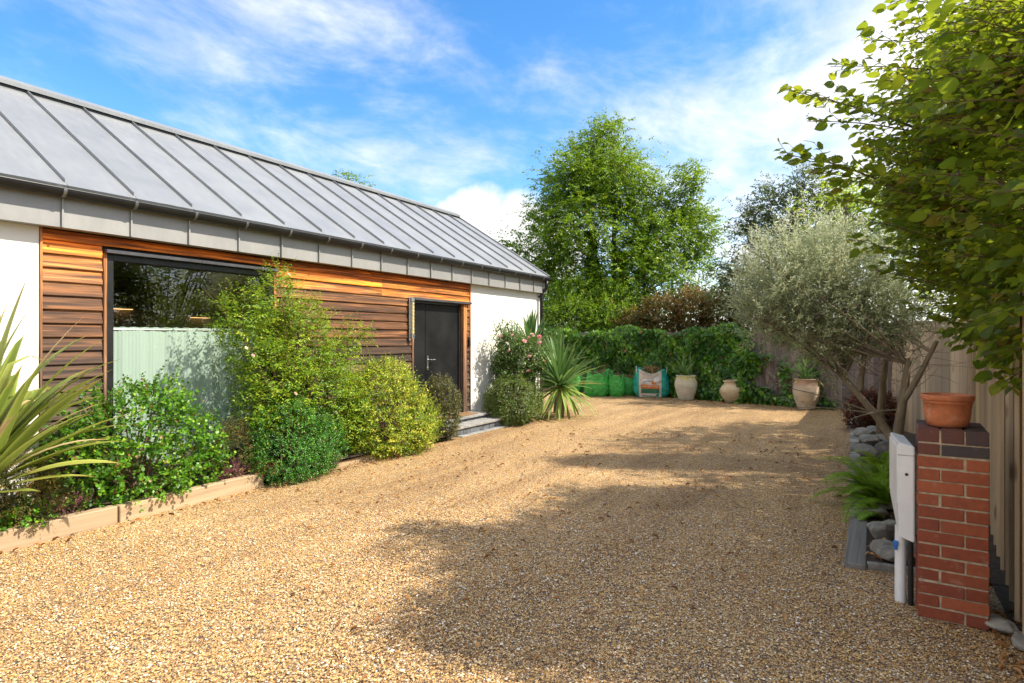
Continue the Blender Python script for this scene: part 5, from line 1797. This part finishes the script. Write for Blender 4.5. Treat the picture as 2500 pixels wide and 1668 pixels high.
O = np.concatenate([O, np.tile([-1.0, 0, .1], (len(Ps), 1))])
top = np.where(O[:, 2] > .55)[0]
top = gO.choice(top, 260)
for h_ in (.16, .30):
    P = np.concatenate([P, P[top] + O[top] * h_ * gO.uniform(.5, 1.1, (len(top), 1)) + np.array([0, 0, .05])])
    O = np.concatenate([O, O[top]])
lp, ld, lu, ll, lw, lr, _, _ = twig_leaves(P, O, .24, 12, .062, .016, 19, .8, .55, .55, .3, False, .2)
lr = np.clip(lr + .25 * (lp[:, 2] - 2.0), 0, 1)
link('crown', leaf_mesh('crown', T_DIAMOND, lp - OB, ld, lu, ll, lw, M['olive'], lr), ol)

# dark red plant and ferns in the rockery
shrub('dark_red_shrub', 'small dark red leafy shrub at the back of the rockery bed', 'shrub', (-.10, 12.2, .02), [(-.12, 12.2, .36, .26, .30, .32), (.1, 12.4, .32, .28, .3, .3), (-.2, 12.1, .2, .2, .25, .2)], 900, 7, .10, .045, .028, 'dark_red', T_OVAL, 95, .4, 1.05, 14)


def frond(parent, az, el, L_, seed, base=(0, 0, 0)):
    g = np.random.default_rng(seed)
    d = np.array([math.cos(el) * math.cos(az), math.cos(el) * math.sin(az), math.sin(el)])
    p = np.array(base, float)
    nn = 30
    P, Dv, U, Ls, Ws = [], [], [], [], []
    pts = [p.copy()]
    for i in range(nn):
        t = i / nn
        side = unit(np.cross(d, [0, 0, 1.0]))
        nr = np.cross(side, d)
        ln = L_ * .20 * math.sin(math.pi * min(1, .12 + .88 * t) ** .8) ** .8 + .004
        if t > .08:
            for sg in (-1, 1):
                pd = unit(side * sg + d * .35 - nr * .08 + g.normal(0, .04, 3))
                m_ = 5
                for q in range(m_):     # leaflets along each pinna
                    f = q / m_
                    P.append(p + pd * ln * f)
                    for_dir = unit(pd * .8 + d * (.8 if q % 2 else -.5))
                    Dv.append(for_dir)
                    U.append(nr)
                    Ls.append(ln * .34 * (1 - .6 * f) + .004)
                    Ws.append(.013 * (1 - .4 * f))
                P.append(p)
                Dv.append(pd)
                U.append(nr)
                Ls.append(ln)
                Ws.append(.006)
        d = unit(d + np.array([0, 0, -.055 * (.4 + 1.5 * t)]))
        p = p + d * L_ / nn
        pts.append(p.copy())
    me = leaf_mesh('frond', T_DIAMOND, np.array(P), np.array(Dv), np.array(U), np.array(Ls), np.array(Ws), M['fern'], np.clip(g.normal(.5, .15, len(P)), 0, 1))
    return link('frond', me, parent)


for (loc, n, L_, sd, lab, az0, az1) in [((.10, 6.55, .04), 18, .74, 200, 'large bright green fern arching over the rockery edging', 100, 300), ((.13, 7.75, .05), 14, .6, 260, 'smaller fern at the foot of the olive trunk', 0, 360), ((.08, 6.15, .03), 6, .34, 230, 'low yellowing fern spray beneath the large fern', 140, 260)]:
    e = empty('fern', loc, lab, 'fern')
    gg = np.random.default_rng(sd)
    for i in range(n):
        frond(e, R(az0 + (az1 - az0) * i / n + gg.normal(0, 8)), R(gg.uniform(22, 70)), L_ * gg.uniform(.75, 1.1), sd + i)

# hornbeam overhanging from beyond the fence
hb = empty('hornbeam', (1.7, 5.2, 0), 'big hornbeam with pleated dark leaves overhanging the side fence', 'tree')
HB = np.array(hb.location)
gH = np.random.default_rng(23)
tk = MB()
for (x, y, h, r) in [(1.6, 5.0, 3.9, .09), (1.75, 6.4, 4.5, .09), (1.5, 3.9, 3.3, .07)]:
    tk.tube([np.array([x, y, -.05]) - HB, np.array([x + .05, y, h * .5]) - HB, np.array([x, y + .1, h]) - HB], [r, r * .75, r * .3], 9, False)
tk.build('trunk', M['bark'], hb, smooth=True)
prim = []
def xb(z):
    return np.interp(z, [1.5, 1.75, 2.0, 2.4, 2.9, 3.4, 3.9, 4.4], [.62, .42, .22, .05, -.10, -.02, .15, .5])
for k_ in range(520):
    z = gH.uniform(1.62, 4.05)
    y = gH.uniform(3.3, 7.2)
    z = min(z, 3.1 + .45 * max(0, y - 3.8) + gH.uniform(-.3, .3))
    if z > 3.3 and gH.random() < .35:
        continue
    xt = xb(z) + abs(gH.normal(0, .33)) + gH.uniform(0, .25)
    if y < 4.2:
        xt += .25 * (4.2 - y)
    a = np.array([xt + gH.uniform(.7, 1.1), y + gH.uniform(.0, .5), z - gH.uniform(.05, .5)])
    prim.append((a, np.array([xt, y, z]), False))
for k_ in range(70):
    tip = np.array([gH.uniform(.52, .85), gH.uniform(3.5, 5.4), gH.uniform(1.5, 2.2)])
    prim.append((tip + np.array([gH.uniform(.5, .8), gH.uniform(0, .3), gH.uniform(.1, .5)]), tip, False))
for tip in [(-.56, 4.95, 3.47), (-.60, 4.92, 2.98), (-.27, 5.08, 3.63), (-.07, 5.08, 3.77), (.03, 4.92, 3.98), (-.30, 5.19, 2.66), (-.16, 5.27, 2.36), (-.02, 5.3, 2.12), (-.42, 5.0, 3.22), (-.2, 5.1, 3.35), (-.35, 5.1, 2.85), (.05, 5.0, 3.5), (.2, 4.8, 4.1), (.4, 4.7, 4.3), (.21, 5.26, 1.82), (.49, 4.96, 1.6), (.60, 4.3, 1.45), (.62, 4.25, 1.35), (.1, 5.2, 2.7), (-.1, 5.1, 3.05), (0, 5.4, 2.5)]:
    tip = np.array(tip)
    a = tip + np.array([gH.uniform(.9, 1.3), gH.uniform(.1, .4), -gH.uniform(.25, .55)])
    if tip[2] < 1.7:
        a = tip + np.array([.5, .2, .35])
    prim.append((a, tip, True))
br = MB()
TP, TD, TL = [], [], []
for (a, b, long_) in prim:
    L_ = np.linalg.norm(b - a)
    c = (a + b) / 2 + np.array([0, 0, .10 * L_]) + gH.normal(0, .04, 3)
    pts = bez(a, c, b, 9)
    br.tube(pts - HB, list(np.linspace(.010 if long_ else .008, .0018, 9)), 5, False)
    d = unit(b - a)
    side = unit(np.cross(d, [0, 0, 1.0]))
    nt = 15 if long_ else 10
    for j in range(nt):
        t = .22 + .76 * j / nt
        i0 = min(7, int(t * 8))
        p = pts[i0] + (pts[i0 + 1] - pts[i0]) * (t * 8 - i0)
        sg = 1 if j % 2 else -1
        td = unit(d * .75 + side * sg * gH.uniform(.5, 1.0) + np.array([0, 0, gH.normal(.02, .16)]))
        TP.append(p)
        TD.append(td)
        TL.append((.42 if long_ else .34) * (1.05 - .85 * t) + .05)
    TP.append(pts[-2])
    TD.append(d)
    TL.append(.14)
TP, TD, TL = np.array(TP), unit(np.array(TD)), np.array(TL)
for i in range(len(TP)):
    if TP[i, 0] < .75:
        br.tube([TP[i] - HB, TP[i] + TD[i] * TL[i] - HB], [.0028, .001], 3, False)
br.build('branches', M['twig'], hb)
LP, LD, LU, LL = [], [], [], []
for i in range(len(TP)):
    nl = max(2, int(TL[i] / .040))
    sd = unit(np.cross(TD[i], [0, 0, 1.0]))
    for q in range(nl):
        t = (q + .6) / nl
        sg = 1 if q % 2 else -1
        LP.append(TP[i] + TD[i] * TL[i] * t)
        LD.append(TD[i] * (.55 + .5 * t) + sd * sg * .85 + np.array([0, 0, -.30]) + gH.normal(0, .26, 3))
        LU.append(np.array([-.25, -.2, 1.0]) + gH.normal(0, .6, 3))
        LL.append(gH.uniform(.045, .092))
LP, LD, LU, LL = np.array(LP), unit(np.array(LD)), unit(np.array(LU)), np.array(LL)
camf = np.array([-math.sin(R(YAW)), math.cos(R(YAW)), 0])
rel = LP - np.array([0, 0, 1.6])
dz = rel @ camf
ux = (rel @ np.array([math.cos(R(YAW)), math.sin(R(YAW)), 0])) / dz
vis = (dz > .5) & (np.abs(ux) < .86) & (np.abs(rel[:, 2] / dz) < .57)
ahead = LP[:, 0] - xb(LP[:, 2])
score = np.where(vis, LL / np.maximum(dz, .5) * np.clip(1.25 - ahead.clip(-.3, 1.2), .05, 2), 0)
order = np.argsort(-score)
pick, rest = order[:300], order[300:]
o = link('crown', leaf_mesh('crown', T_OVAL, LP[rest] - HB, LD[rest], LU[rest], LL[rest], LL[rest] * .62, M['horn']), hb)
tag(o, kind='stuff')
# one pleated, toothed leaf shared by the 300 nearest
pv, pf = [], []
nr_ = 15
for i in range(nr_ + 1):
    t = i / nr_
    w = .37 * math.sin(math.pi * t ** .85) ** .75 if 0 < t < 1 else 0
    tooth = .022 if i % 2 else 0.0
    pl = .016 * (1 if i % 2 else -1)
    for s in (-1, -.5, 0, .5, 1):
        ww = (w + tooth * (abs(s) == 1) * (w > 0)) * s
        pv.append((t - .06 * abs(s) * (0 < t < 1), ww, .10 * abs(ww) / .37 * .4 + pl * (abs(s) > 0) - .12 * t * t))
for i in range(nr_):
    for s in range(4):
        b = i * 5 + s
        pf.append((b, b + 5, b + 6, b + 1))
hl = mesh_np('leaf', np.array(pv), None, np.array(pf), M['horn_obj'], smooth=False)
leaf_objects(hb, hl, LP[pick], LD[pick], LU[pick], LL[pick] * 1.08, HB)

# taller hedge trees farther along the side fence
def hedge_tree(lab, base, lumps, seed, n, mk='horn'):
    return shrub('hedge_tree', lab, 'tree', base, lumps, n, 8, .34, .085, .055, mk, T_OVAL, seed, .2, 1.3, 40, 'bark', .03, planar=True, wander=.6, up=.1, group='tall hedge trees beyond the side fence', zmin=1.2)


hedge_tree('tall hedge tree directly behind the near hornbeam', (2.3, 8.4, 0), [(2.3, 7.9, 3.1, .8, .9, 1.3), (2.1, 9.0, 3.4, .8, 1.0, 1.3), (1.9, 10.7, 4.9, .7, .9, 1.0), (1.75, 8.6, 2.5, .5, .8, .9)], 301, 1700)
hedge_tree('tall hedge tree beyond the fence corner, behind the olive', (2.2, 11.4, 0), [(2.1, 10.9, 3.2, .8, 1.0, 1.4), (2.0, 12.0, 3.5, .8, 1.0, 1.4), (1.7, 11.5, 4.3, .7, .9, .9), (1.45, 12.6, 2.9, .6, .8, 1.0)], 302, 1900)

# ------------------------------------------------------------------ fallen leaves
gL = np.random.default_rng(31)
nl = 1500
dep = np.sqrt(gL.uniform(2.2 ** 2, 12 ** 2, nl))
la = dep * gL.uniform(-.8, .82, nl)
X = la * cy - dep * sy
Y = la * sy + dep * cy
ok = (X > -5.4) & (X < -.22)
X, Y = X[ok], Y[ok]
ex = [(gL.uniform(.55, .72, 90), gL.uniform(3.4, 4.5, 90)), (gL.uniform(-.02, .45, 240), gL.uniform(4.95, 8.5, 240)), (gL.uniform(-6.5, -1.2, 260), 0), (gL.uniform(-5.53, -5.40, 120), gL.uniform(1.5, 7.2, 120))]
Xs, Ys = [X], [Y]
for a, b in ex:
    if isinstance(b, int):
        b = 16.35 - .21 * (a + 4.1) - gL.uniform(.3, 1.0, len(a)) - .25
    Xs.append(a)
    Ys.append(b)
X, Y = np.concatenate(Xs), np.concatenate(Ys)
n = len(X)
Z = np.where((X > -.03) & (Y > 4.9), .05, .014) + gL.uniform(0, .012, n)
Dl = unit(np.stack([gL.normal(size=n), gL.normal(size=n), gL.normal(0, .18, n)], -1))
Ul = unit(np.stack([gL.normal(0, .3, n), gL.normal(0, .3, n), np.ones(n)], -1))
T_CURL = (T_OVAL[0] * np.array([1, 1, 2.2]), T_OVAL[1], T_OVAL[2])
me = leaf_mesh('fallen_leaves', T_CURL, np.stack([X, Y, Z], -1), Dl, Ul, gL.uniform(.02, .075, n), gL.uniform(.007, .030, n), M['litter'], gL.random(n))
tag(link('fallen_leaves', me), 'brown and orange fallen leaves scattered over the gravel and rockery', 'leaves', kind='stuff')
